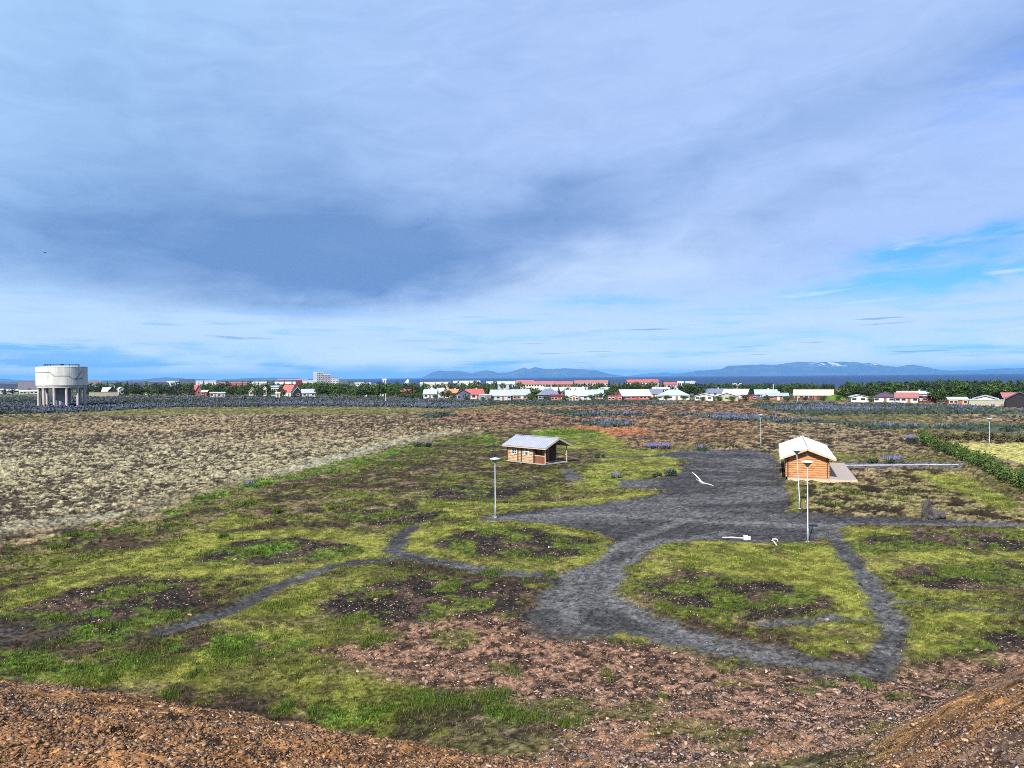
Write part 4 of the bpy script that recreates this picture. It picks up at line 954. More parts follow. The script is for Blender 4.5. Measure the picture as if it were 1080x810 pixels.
B('house', 'white gable standing up behind the pale blue roof', 'the white standing gable', 451.5, 458, 430, 411.6, 407.6, 'y', 10, 0, 'white', 'whiteroof', 1, False)
B('house', 'small white roofed house right of the pale blue roof', 'the small white roof', 461.5, 468, 405, 413.8, 410, 'x', 9, 20, 'white', 'whiteroof', 1, False)
B('house', 'house with orange red roof behind the navy gable', 'the orange red roof', 472, 484, 410, 416.0, 411.2, 'x', 10, -18, 'cream', 'orangeroof', 2)
B('house', 'navy blue gabled house at the front edge of town', 'the navy gable', 480.5, 496, 352, 415.8, 411.9, 'y', 10, 0, 'navy', 'purpleroof', 2, False)
B('house', 'long house with coral red roof and white walls right of the navy gable', 'the coral red roof', 491, 509, 376, 416.4, 411.0, 'x', 10, 8, 'white', 'redroof', 4)
B('shed', 'small slate blue garage with a white edge below the coral red roof', 'the slate blue garage', 505.5, 518, 350, 417.4, 416.6, 'flat', 7, 0, 'slate', 'white', 2, cat='garage')
B('house', 'house with wide light grey roof between garage and town edge', 'the wide light grey roof', 517.5, 540, 352, 417.6, 411.9, 'x', 11, -5, 'greyroof', 'greyroof', 4)
B('house', 'brown walled house with whitish roof and gable', 'the brown walled house', 539.5, 558, 350, 417.2, 411.6, 'x', 11, 6, 'brown', 'greyroof', 5)
B('house', 'house with dark blue hipped roof and white windows', 'the dark blue hipped roof', 567, 589.5, 342, 417.0, 410.4, 'hip', 12, 0, 'navy', 'slate', 5)
B('shed', 'little crimson shed right of the dark blue hipped roof', 'the crimson shed', 580.5, 595, 333, 418.6, 417.0, 'x', 5, 0, 'red', 'maroon', 4, cat='shed')
B('house', 'small cream fronted garage with three openings at the town edge', 'the cream garage', 600, 610, 330, 419.0, 417.4, 'y', 6, 0, 'cream', 'creamroof', 3, cat='garage')
B('house', 'house with very wide pale blue white roof behind the cream garage', 'the wide pale blue white roof', 596, 625, 345, 418.0, 412.2, 'x', 12, 3, 'grey', 'blueroof', 5)
B('house', 'long white roof behind the dark blue hipped house', 'the long white roof', 568, 588.5, 450, 412.4, 409.0, 'x', 10, 0, 'white', 'whiteroof', 3, False)
B('house', 'broad white roof behind the wide pale blue one', 'the broad white roof', 589, 609, 455, 412.4, 409.0, 'x', 10, 0, 'white', 'whiteroof', 3, False)
B('house', 'sage roofed house between trees right of the broad white roof', 'the sage roof', 607, 619, 440, 411.8, 409.0, 'x', 9, 0, 'beige', 'grey', 2, False)
B('house', 'pale roofed house just left of the red walled barn', 'the pale roof left of the red barn', 624, 636, 370, 416.0, 411.8, 'x', 9, 0, 'white', 'blueroof', 3)
B('house', 'white roof peeping over the trees left of the red barn', 'the peeping white roof', 634, 643, 430, 412.0, 409.4, 'x', 9, 0, 'white', 'whiteroof', 2, False)
B('house', 'red walled house with broad bright white roof', 'the red walled barn', 652.5, 684, 338, 418.6, 411.7, 'x', 11, 16, 'red', 'whiteroof', 7)
B('shed', 'low red fence like annex in front of the white roofed red house', 'the low red annex', 641, 656, 328, 420.0, 419.2, 'flat', 4, 0, 'red', 'pinkroof', 4, cat='shed')
B('house', 'house with dark slate roof right of the red walled house', 'the dark slate roof', 684, 699, 372, 415.8, 411.2, 'x', 10, -8, 'cream', 'slate', 3)
B('house', 'house with broad light blue hipped roof right of the slate one', 'the light blue hipped roof', 693.5, 727, 338, 418.2, 411.6, 'hip', 12, 0, 'white', 'blueroof', 6)
B('house', 'bright white roof strip behind the light blue hipped roof', 'the bright white strip', 688, 706, 450, 411.0, 409.2, 'x', 10, 0, 'white', 'whiteroof', 3, False)
B('terrace', 'pale red roofed flats with white walls at the left end of the red row', 'the left red flats', 544.5, 562.5, 640, 405.4, 401.6, 'x', 14, 6, 'cream', 'pinkroof', 6, False, storeys=2, cat='building')
B('terrace', 'red roofed flats second in the row below the island mountain', 'the second red flats', 563, 584.5, 660, 405.6, 402.6, 'x', 14, 0, 'cream', 'pinkroof', 7, False, storeys=2, cat='building')
B('terrace', 'red roofed flats third in the row with tan walls', 'the third red flats', 585.5, 604, 660, 405.8, 402.8, 'x', 14, 0, 'brown', 'pinkroof', 6, False, storeys=2, cat='building')
B('terrace', 'long pink roofed flats over trees left of the long red roof', 'the long pink flats', 606, 641, 700, 404.4, 401.7, 'x', 14, 0, 'cream', 'pinkroof', 11, False, storeys=2, cat='building')
B('terrace', 'very long bright red roof on the skyline over the dark tree mass', 'the very long red roof', 661, 694, 620, 403.6, 400.9, 'x', 14, 3, 'cream', 'redroof', 10, False, storeys=2, cat='building')
B('terrace', 'short red roofed flats at the right end of the red row', 'the short red flats', 700, 713.5, 600, 406.0, 403.8, 'x', 13, 0, 'grey', 'redroof', 4, False, storeys=2, cat='building')
B('warehouse', 'long pale pinkish warehouse near the shore above the small white roof', 'the pinkish warehouse', 443, 475, 900, 405.5, 403.4, 'x', 30, 0, 'cream', 'creamroof', 8, False, cat='warehouse')
B('warehouse', 'white roofed warehouse above the dense green clump', 'the white roofed warehouse', 478, 506.5, 1000, 404.4, 402.2, 'x', 30, 0, 'white', 'whiteroof', 8, False, cat='warehouse')
B('warehouse', 'long grey white warehouse above the wide light grey roof', 'the grey white warehouse', 513, 543.5, 800, 405.6, 402.9, 'x', 26, 0, 'greyroof', 'whiteroof', 7, False, cat='warehouse')
B('house', 'small far white house on the shore above the trees', 'the far white house', 723, 733, 700, 404.0, 402.9, 'x', 12, 0, 'white', 'whiteroof', 3, False)
B('house', 'far white flat house left of the shore house', 'the far white flat house', 714.5, 721, 760, 403.2, 402.4, 'flat', 12, 0, 'white', 'whiteroof', 3, False)
B('house', 'low far cream house in the tree line above the maroon walls', 'the far cream house', 772, 782, 640, 406.6, 405.0, 'x', 12, 0, 'cream', 'creamroof', 2, False)
B('house', 'whitish shed house with low white gable, left of the beige gable', 'the low white gable', 733.5, 753, 322, 419.4, 416.0, 'y', 10, -4, 'whiteroof', 'whiteroof', 3)
B('house', 'beige house with wide low gable and one small dark window', 'the beige gable', 754.5, 778.5, 316, 419.2, 415.0, 'y', 12, 0, 'beige', 'whiteroof', 1, False)
B('house', 'house with dark slate grey roof behind the beige gable', 'the dark slate grey roof', 743, 766, 400, 414.8, 410.8, 'x', 10, 0, 'grey', 'slate', 3, False)
B('house', 'large white roofed house behind the maroon walls', 'the large white roof', 764, 790, 352, 417.4, 411.2, 'x', 12, -10, 'white', 'whiteroof', 4)
B('house', 'low maroon house with small white door right of the beige gable', 'the maroon house', 781, 798, 322, 418.6, 417.2, 'flat', 7, 0, 'maroon', 'maroon', 4)
B('house', 'house with pale blue white roof left of the brown fence house', 'the pale blue white roof', 795.5, 819, 350, 417.4, 411.8, 'x', 11, 5, 'navy', 'blueroof', 4)
B('house', 'orange brown boarded house with grey roof by the lupins', 'the orange brown house', 805, 831, 318, 418.4, 415.4, 'x', 9, 0, 'brown', 'greyroof', 4)
B('house', 'long cream roofed house with maroon walls and white panels', 'the long cream roof', 837, 878.5, 322, 417.8, 411.9, 'x', 11, 0, 'maroon', 'creamroof', 8)
B('house', 'low white house with one dark window beside a big green tree', 'the low white house', 896, 914.5, 292, 420.4, 417.2, 'y', 9, 6, 'white', 'greyroof', 2, False)
B('house', 'white walled house under a dark purple hipped roof', 'the purple hipped roof', 921.5, 944, 292, 420.0, 415.3, 'hip', 10, 0, 'white', 'purpleroof', 3)
B('house', 'white walled house with a faded red roof joined to the purple roofed one', 'the faded red roof', 944.3, 968, 292, 420.0, 415.3, 'x', 10, 0, 'white', 'pinkroof', 4)
B('house', 'cream roof strip behind the faded red roof', 'the cream strip', 946, 984, 340, 415.0, 413.4, 'x', 10, 0, 'white', 'creamroof', 4, False)
B('shed', 'white roofed open shed right of the faded red roof', 'the white open shed', 968.3, 984, 312, 416.0, 413.4, 'x', 8, -8, 'grey', 'whiteroof', 2, cat='shed')
B('shed', 'dark maroon shed under the white open shed roof', 'the dark maroon shed', 972, 986, 300, 419.6, 418.6, 'flat', 5, 0, 'maroon', 'maroon', 2, cat='shed')
B('house', 'house with whitish roof and orange red walls before tall trees', 'the orange red walled house', 999, 1019, 276, 423.4, 420.0, 'x', 8, 6, 'orangeroof', 'whiteroof', 4)
B('house', 'white gabled house with three dark windows in a row', 'the three windowed white gable', 1026, 1052.5, 282, 422.4, 418.2, 'y', 12, 0, 'white', 'greyroof', 3, False)
B('wall', 'long grey stone wall in front of the three windowed white house', 'the stone wall', 1022, 1061, 270, 425.0, 424.7, 'flat', 1, 0, 'beige', 'grey', 0, False, cat='wall')
B('house', 'house with pinkish roof left of the black house at the right edge', 'the pinkish roof', 1056, 1071, 292, 419.6, 415.2, 'x', 9, 8, 'maroon', 'pinkroof', 2, False)
B('house', 'tall black house with steep gable at the right edge', 'the black house', 1061, 1090, 262, 421.6, 414.6, 'y', 12, 0, 'dark', 'purpleroof', 0, False)
def trailer():
    D = 262.0; x = (1021.5-540)/FPX*D; g = gz(x, D)
    t = thing('trailer', 'small blue grey trailer parked at the end of the stone wall', 'trailer', (x, D, g), 0.15)
    MB().box(-1.0, 1.0, -1.6, 1.6, 0.45, 2.0).build('body', MT['slate'], t, bevel=0.06)
    for u in (-1.02, 1.02):
        w = MB().tube([(u-0.1, 0.0, 0.32), (u+0.1, 0, 0.32)], 0.32, 16).build('wheel', MT['dark'], t)
    MB().bar((0, -1.6, 0.5), (0, -2.7, 0.45), 0.1).build('tow_bar', MT['steel'], t)
    MB().box(-0.6, 0.6, -1.63, -1.603, 1.2, 1.7).build('window', MT['glass'], t)
trailer()
def mast_frame():
    D = 1050.0; x = (405.5-540)/FPX*D; g = gz(x, D); zr = lambda row: H-D*(row-hor(405.5))/FPX-g
    t = thing('mast', 'white frame of two posts and crossbar rising over the town', 'mast', (x, D, g))
    for u in (-1.5, 1.6): MB().box(u-0.7, u+0.7, -0.7, 0.7, -1, zr(401.6)).build('post', MT['white'], t)
    MB().box(-3.2, 3.2, -0.8, 0.8, zr(401.5), zr(399.9)).build('crossbar', MT['white'], t)
    MB().box(-2.4, 2.4, -0.55, 0.55, zr(404.6), zr(403.8)).build('crossbar', MT['white'], t)
    D = 1000.0; x = (429-540)/FPX*D; g = gz(x, D); z2 = lambda row: H-D*(row-hor(429))/FPX-g
    t = thing('silo', 'white silo with sloping chute right of the white mast frame', 'silo', (x, D, g))
    MB().lathe([(2.2, -1), (2.2, z2(402.5)), (0.6, z2(400.4))], 20, 1.6).build('tank', MT['white'], t)
    MB().bar((-3.0, 0, z2(404.8)), (1.0, 0, z2(401.6)), 1.6).build('chute', MT['white'], t)
mast_frame()
def thin_pole(px, D, top_row, label):
    x = (px-540)/FPX*D; g = gz(x, D); h = H-D*(top_row-hor(px))/FPX-g
    t = thing('utility_pole', label, 'pole', (x, D, g))
    MB().tube([(0, 0, -0.5), (0, 0, h)], [0.16, 0.11], 8).build('pole', MT['white'], t); MB().bar((-0.5, 0, h-0.3), (0.5, 0, h-0.3), 0.14).build('arm', MT['steel'], t)
thin_pole(406.5, 345, 415.3, 'white pole at the lupin edge before bright green trees')
thin_pole(815.8, 352, 405.8, 'tall white pole above the pale blue white roof')
thin_pole(804.8, 310, 414.5, 'pale pole at the left corner of the orange brown house')
thin_pole(841.3, 310, 418.3, 'short pale pole before the long cream roof')

# ------------------------------------------------------------------ trees
def leafcloud(centres, radii, n, size, cols, rng, flat=0.8):
    """n leaf clumps (bent quads) spread through balls; returns verts, faces, colours"""
    w = np.array(radii)**2.2; w = w/w.sum(); k = rng.choice(len(centres), n, p=w)
    d = rng.normal(size=(n, 3)); d /= np.linalg.norm(d, axis=1)[:, None]; rad = rng.random(n)**0.42
    c = np.array(centres)[k]+d*rad[:, None]*np.array(radii)[k][:, None]*np.array([1, 1, flat])
    a = rng.normal(size=(n, 3)); a /= np.linalg.norm(a, axis=1)[:, None]
    b = np.cross(a, rng.normal(size=(n, 3))); b /= np.linalg.norm(b, axis=1)[:, None]
    s = size*(0.6+0.8*rng.random(n))[:, None]
    V = np.stack([c-a*s, c+b*s*0.6, c+a*s, c-b*s*0.6], 1).reshape(-1, 3)
    F = np.arange(n*4).reshape(n, 4)
    q = rng.random(n)[:, None]; col = np.array(cols[0])*(1-q)+np.array(cols[1])*q
    tone = (0.75+0.5*rng.random(len(centres)))[k][:, None]; col = col*tone
    return V, F, np.repeat(col, 4, 0)
def tree_proto(name, kind, seed, cols):
    rng = np.random.default_rng(seed); t = thing(name, 'x', 'tree')
    mb = MB()
    if kind == 'broad':
        mb.tube([(0, 0, -0.05), (0.01, 0, 0.2), (0.0, 0.02, 0.5), (0.01, 0, 0.8)], [0.035, 0.028, 0.02, 0.008], 7)
        C, Rr = [], []
        for i in range(11):
            a = i*2.4+rng.random(); zc = 0.30+0.058*i; rr_ = (0.26 if zc < 0.75 else 0.15)*(0.5+0.8*rng.random())
            p = (rr_*math.cos(a), rr_*math.sin(a), zc); C.append(p); Rr.append(0.15+0.07*rng.random()-0.06*(zc > 0.75))
            mb.tube([(0, 0, zc*0.6), (p[0]*0.6, p[1]*0.6, zc*0.9), p], [0.014, 0.009, 0.004], 5)
        V, F, c = leafcloud(C, Rr, 700, 0.040, cols, rng)
    elif kind == 'spruce':
        mb.tube([(0, 0, -0.05), (0, 0, 0.5), (0, 0, 0.97)], [0.03, 0.018, 0.004], 7)
        C, Rr = [], []
        for i in range(34):
            u = i/33; zc = 0.12+0.84*u; rr_ = 0.21*(1-u)**0.85+0.012; a = i*2.4
            for s in range(2):
                C.append((rr_*0.62*math.cos(a+s*3.1), rr_*0.62*math.sin(a+s*3.1), zc-0.02*s)); Rr.append(0.035+0.065*(1-u)*(0.7+0.6*rng.random()))
            mb.tube([(0, 0, zc), (rr_*math.cos(a), rr_*math.sin(a), zc-0.03)], [0.006, 0.002], 4)
        V, F, c = leafcloud(C, Rr, 900, 0.026, cols, rng, 0.55)
    else:  # bush
        C, Rr = [], []
        for i in range(9):
            a = i*2.4; rr_ = 0.34*rng.random()**0.5; C.append((rr_*math.cos(a), rr_*math.sin(a), 0.3+0.4*rng.random())); Rr.append(0.2+0.12*rng.random())
            mb.tube([(0, 0, -0.05), (C[-1][0]*0.6, C[-1][1]*0.6, C[-1][2]*0.6), C[-1]], [0.02, 0.012, 0.004], 5)
        V, F, c = leafcloud(C, Rr, 800, 0.045, cols, rng)
    mb.build('trunk' if kind != 'bush' else 'stems', MT['bark'], t); npmesh('crown' if kind != 'bush' else 'foliage', V, F, MT['leaf'], c, parent=t)
    return t
PROTO = {}
for kind, nm, c0, c1 in (('broad', 'broadleaf_tree', (0.018, 0.045, 0.012), (0.060, 0.105, 0.022)), ('darkbroad', 'broadleaf_tree', (0.012, 0.028, 0.012), (0.035, 0.062, 0.020)),
                         ('spruce', 'spruce_tree', (0.008, 0.022, 0.014), (0.024, 0.050, 0.022)), ('bush', 'bush', (0.020, 0.045, 0.012), (0.062, 0.095, 0.024)), ('greybush', 'bush', (0.05, 0.055, 0.035), (0.10, 0.10, 0.06))):
    k = {'darkbroad': 'broad', 'greybush': 'bush'}.get(kind, kind)
    PROTO[kind] = [tree_proto(nm, k, 100+len(kind)*7+i, (c0, c1)) for i in range(4 if k != 'bush' else 2)]
TREES = []
def tree(kind, px, D, top_row, wide=1.0):
    D = town_D(px, D); top_row -= 0.8 if px < 880 else 1.6
    x = (px-540)/FPX*D; g = gz(x, D); h = H-D*(top_row-hor(px))/FPX-g
    if h < 1.0: return
    TREES.append((kind, px, D, h, x, g, wide))
rt = random.Random(5)
def belt(x0, x1, D0, D1, top0, top1, step, kinds, jit=1.3):
    px = x0
    while px < x1:
        u = (px-x0)/(x1-x0); D = rt.uniform(D0, D1); tree(rt.choice(kinds), px+rt.uniform(-1, 1), D, top0+(top1-top0)*u+rt.uniform(-jit, jit), rt.uniform(0.85, 1.25)); px += step*rt.uniform(0.75, 1.3)
DK, GR, SP, BU = 'darkbroad', 'broad', 'spruce', 'bush'
belt(-30, 36, 480, 560, 411, 411, 8, [DK, SP]); belt(92, 112, 450, 500, 407.5, 407, 6, [DK, DK, SP])
belt(128, 192, 385, 450, 406.4, 406.8, 3.6, [DK, DK, SP, GR]); belt(132, 190, 470, 560, 405.5, 406, 7, [DK, SP])
belt(192, 262, 395, 480, 406.0, 406.5, 4.2, [DK, SP, GR, GR]); belt(238, 264, 385, 410, 408.5, 409, 6, [DK, GR])
belt(262, 304, 410, 480, 405.6, 406, 4.6, [DK, SP, GR]); belt(268, 300, 392, 400, 411, 411, 7, [DK])
belt(318, 345, 430, 500, 405.0, 404.2, 5.5, [DK, GR, SP]); belt(333, 420, 375, 420, 406.0, 406.0, 4.4, [GR, GR, GR, DK]); belt(335, 420, 440, 560, 404.2, 404.0, 6, [DK, SP, GR])
belt(405, 450, 430, 520, 404.8, 406, 6, [DK, GR, SP]); belt(438, 448, 385, 395, 408, 408, 6, [DK]); belt(463, 482, 470, 520, 405.4, 406, 6, [DK, SP])
belt(468, 480, 388, 394, 412.5, 413, 6, [BU, DK]); belt(488, 512, 430, 520, 403.6, 405, 5.2, [GR, DK, GR]); belt(508, 548, 430, 520, 407.2, 407.4, 6.5, [DK, SP, GR])
tree(SP, 523.5, 520, 403.0); belt(555, 567, 362, 368, 409.5, 410, 5, [BU, DK]); belt(576, 606, 480, 560, 406.6, 407, 7, [DK, GR]); tree(DK, 625, 372, 413.5); tree(DK, 640, 346, 412.5); tree(DK, 633, 350, 414.5)
belt(605, 662, 440, 520, 404.8, 405.2, 5, [DK, GR, SP]); belt(660, 692, 440, 520, 404.0, 404.5, 4.6, [DK, DK, GR]); tree(SP, 699, 560, 402.2)
belt(700, 724, 470, 560, 406.8, 406, 7, [DK, GR]); belt(724, 742, 360, 420, 404.2, 405.5, 4.5, [GR, DK]); belt(744, 792, 470, 560, 404.6, 404.8, 5.2, [DK, GR]); belt(786, 800, 380, 420, 405.6, 406.4, 6, [GR, DK])
belt(795, 880, 430, 540, 404.8, 405.6, 5.0, [DK, GR, GR]); belt(820, 845, 360, 400, 407, 407.6, 6, [GR, DK]); belt(870, 893, 330, 345, 411.5, 412.5, 6, [DK, BU]); tree(SP, 893.5, 345, 403.2)
belt(893, 925, 305, 350, 404.4, 405.6, 5.2, [GR, GR, DK]); belt(918, 1000, 360, 440, 403.4, 401.6, 5.4, [DK, SP, GR, DK]); tree(BU, 918, 290, 420.6); belt(984, 1000, 295, 310, 409, 410, 6, [DK, GR])
belt(1000, 1130, 310, 380, 401.6, 401.8, 5.2, [DK, SP, GR, DK]); belt(1005, 1090, 300, 312, 405.6, 406, 8, [DK, GR]); tree(BU, 1012, 290, 414.5); belt(1090, 1130, 262, 300, 404, 404, 8, [DK, SP])
belt(430, 440, 375, 385, 414.5, 414.8, 4, [BU]); belt(510, 520, 342, 346, 419.2, 419.2, 5, [BU]); tree(BU, 686.5, 335, 418.8); tree(BU, 560, 345, 414)
belt(425, 560, 352, 372, 415, 415.5, 15, [BU, BU, GR]); belt(560, 740, 326, 345, 416.5, 417, 15, [BU, GR, BU]); belt(740, 990, 300, 318, 417.5, 418.5, 17, [BU, DK, BU]); belt(560, 740, 380, 430, 409.5, 409.5, 9, [DK, GR, SP])
belt(60, 340, 700, 900, 403.6, 403.2, 9, [DK, SP]); belt(400, 720, 620, 760, 403.4, 403.6, 9, [DK, GR, SP])
PXH.append((65.5, 319, 'the water tower', 38, 93))
def place_trees():
    used = {k: [False]*len(v) for k, v in PROTO.items()}; objs = {}
    for n, (kind, px, D, h, x, g, wide) in enumerate(TREES):
        i = rt.randrange(len(PROTO[kind])); pr = PROTO[kind][i]
        near = sorted(PXH, key=lambda q: abs(q[0]-px)+0.03*abs(q[1]-D)+(0 if q[3]-3 < px < q[4]+3 else 6))[0]
        rel = 'behind' if D > near[1] and near[3] <= px <= near[4] else 'in front of' if D < near[1] and near[3] <= px <= near[4] else 'left of' if px < near[0] else 'right of'
        size = 'tall' if h > 9.5 else 'small' if h < 5.5 else 'middle sized'
        what = {'broad': 'light green leafy tree', 'darkbroad': 'dark leafy tree', 'spruce': 'dark pointed spruce', 'bush': 'round green bush', 'greybush': 'grey bush'}[kind]
        lab = f'{size} {what} {rel} {near[2]}'
        sc = (h*wide*(1.15 if kind != 'spruce' else 1.0), h*wide*(1.15 if kind != 'spruce' else 1.0), h)
        if not used[kind][i]:
            used[kind][i] = True; o = pr; o.location = (x, D, g-0.1); o.rotation_euler.z = rt.uniform(0, 6.28); o.scale = sc; o['label'] = lab
        else: o = dup(pr, (x, D, g-0.1), rt.uniform(0, 6.28), sc, lab)
        if kind == 'bush': o['category'] = 'bush'
        objs.setdefault(lab, []).append(o)
    for lab, os_ in objs.items():
        if len(os_) > 1:
            g = lab.split(' ', 1)[1] if not lab.startswith('middle') else lab.split(' ', 2)[2]
            for o in os_: o['group'] = lab.replace('tree ', 'trees ').replace('spruce ', 'spruces ').replace('bush ', 'bushes ')
    for k, v in PROTO.items():
        for u, pr in zip(used[k], v):
            if not u:
                for c in list(pr.children): bpy.data.objects.remove(c)
                bpy.data.objects.remove(pr)
place_trees()

# ------------------------------------------------------------------ hedges and lupin clumps
def hedge(label, A, B, w, h, n, size, cols, seed, gap=0.0, name='hedge'):
    rng = np.random.default_rng(seed); A, B = Vector(A), Vector(B); L = (B-A).length; g0 = gz(A.x, A.y)
    t = thing(name, label, 'hedge', (A.x, A.y, g0), math.atan2(B.y-A.y, B.x-A.x))
    C, Rr = [], []; mb = MB(); u = 0.0
    while u < L:
        k = rng.random(); hh = h*(0.65+0.5*k); off = (rng.random()-0.5)*w*0.5
        C.append((u, off, hh*0.55)); Rr.append(max(w, h)*0.36*(0.7+0.6*rng.random())); C.append((u+rng.normal()*0.2, off+rng.normal()*0.2, hh*0.9)); Rr.append(h*0.24*(0.6+0.8*rng.random()))
        mb.tube([(u, off, -0.4), (u+0.1, off, hh*0.5), (u, off+0.1, hh*1.05)], [0.05, 0.03, 0.008], 5)
        u += w*(0.42+gap)*(0.7+0.6*rng.random())
    V, F, c = leafcloud(C, Rr, n, size, cols, rng, 0.9)
    wx = V[:, 0]*math.cos(t.rotation_euler.z)-V[:, 1]*math.sin(t.rotation_euler.z)+A.x; wy = V[:, 0]*math.sin(t.rotation_euler.z)+V[:, 1]*math.cos(t.rotation_euler.z)+A.y
    V[:, 2] = V[:, 2]+ground_z(wx, wy)-g0
    mb.build('stems', MT['bark'], t); npmesh('foliage', V, F, MT['leaf'], c, parent=t)
hedge('dense dark green willow hedge running beside the yellow field', at(972, 466.5), at(1125, 535), 2.0, 1.6, 14000, 0.10, ((0.018, 0.046, 0.012), (0.085, 0.130, 0.028)), 4)
hedge('dry olive brown hedge along the far side of the yellow field', at(985, 465.5), at(1180, 468.5), 1.6, 1.2, 7000, 0.12, ((0.035, 0.040, 0.018), (0.100, 0.090, 0.045)), 6)
def lupin_clump(label, px, row, wpx, hgt, purple, green=1.0, seed=0):
    rng = np.random.default_rng(500+seed); p = at(px, row); g = gz(p.x, p.y); w = wpx*p.y/FPX
    t = thing('lupin_clump', label, 'lupins', (p.x, p.y, g), 0, 'lupin clumps by the gravel')
    n = max(5, int(w*3)); C = [((rng.random()-0.5)*w, (rng.random()-0.5)*min(w, 1.8), hgt*0.35) for _ in range(n)]
    V, F, c = leafcloud(C, [hgt*0.45]*n, 500, 0.09, ((0.018*green, 0.038*green, 0.018*green), (0.055*green, 0.085*green, 0.045*green)), rng)
    V[:, 2] = np.maximum(V[:, 2], -0.1); npmesh('leaves', V, F, MT['leaf'], c, parent=t)
    if purple:
        mb = MB()
        for _ in range(int(n*8*purple)):
            u, v = (rng.random()-0.5)*w, (rng.random()-0.5)*min(w, 1.8); z0 = hgt*(0.45+0.25*rng.random())
            mb.tube([(u, v, z0), (u+rng.normal()*0.03, v, z0+0.16), (u+rng.normal()*0.04, v, z0+0.42)], [0.035, 0.05, 0.01], 5)
        mb.build('flower_spikes', MT['lupin'], t)
MT['lupin'] = mat('lupin_petals', (0.125, 0.115, 0.27), 0.8, 0.1, var=0.25, vscale=4)
lupin_clump('wide bright purple lupin clump at the left edge of the gravel', 694, 472.5, 24, 0.8, 1.6, seed=1)
lupin_clump('grey green lupin clump at the far corner of the gravel', 741, 474.0, 15, 0.9, 0.35, seed=2)
lupin_clump('dark green lupin clump on the gravel bend above the gull', 704.5, 501.5, 11, 1.0, 0.15, seed=3)
lupin_clump('small low dark clump left of the bend clump', 693, 503, 8, 0.6, 0.0, seed=4)
lupin_clump('pale grey clump at the tip of the side gravel strip', 651, 504.5, 9, 0.5, 0.3, 1.6, seed=5)
lupin_clump('lilac topped dark clump behind the road strip', 939.5, 488.5, 20, 1.0, 0.7, seed=6)
lupin_clump('green clump left of the lilac topped one', 920, 487.5, 9, 0.9, 0.0, seed=7)
lupin_clump('purple clump at the tip of the willow hedge', 960.5, 466.5, 9, 1.1, 0.8, seed=8)
lupin_clump('dark clump on the moss rim above the park grass', 441, 471.0, 7, 1.0, 0.2, seed=9)
lupin_clump('dark clump beside the moss rim, right of its twin', 453, 471.3, 8, 1.0, 0.2, seed=10)
lupin_clump('pale clump on the heath border left of the park', 264, 514, 9, 0.6, 0.2, 1.8, seed=11)
lupin_clump('dark round clump on the path behind the tan cabin porch', 633, 483, 9, 0.7, 0.0, seed=12)
def green_mound():
    D = 318; x = (880-540)/FPX*D; V = []; F = []; n = 24
    for j in range(9):
        r_ = j/8
        for k in range(n):
            a = 2*math.pi*k/n; V.append((6.0*r_*math.cos(a), 4*r_*math.sin(a), 2.3*(1-r_*r_)**1.2*(1+0.08*math.sin(3*a+j))-0.2))
    for j in range(8):
        for k in range(n): F.append((j*n+k, (j+1)*n+k, (j+1)*n+(k+1) % n, j*n+(k+1) % n))
    o = obj('grass_mound', V, F, mat('mown_grass', (0.075, 0.12, 0.018), 0.9, 0.1, var=0.3, vscale=0.8), smooth=True); o.location = (x, D, gz(x, D)); o['kind'] = 'structure'
green_mound()
def kerb():
    a, b = at(888, 490.0), at(1011, 491.4); d = (b-a).normalized(); g = gz(a.x, a.y)
    mb = MB(); L = (b-a).length; n = 16
    for i in range(n): mb.bar(a+d*(L*i/n+0.02), a+d*(L*(i+1)/n-0.02), 0.20, 0.12)
    mb.v = [(v[0], v[1], v[2]+gz(v[0], v[1])+0.05) for v in mb.v]
    tag(mb.build('kerb', MT['concrete_leg'], None), 'pale concrete kerb line along the small grey road by the deck', 'kerb', kind='structure')
kerb()

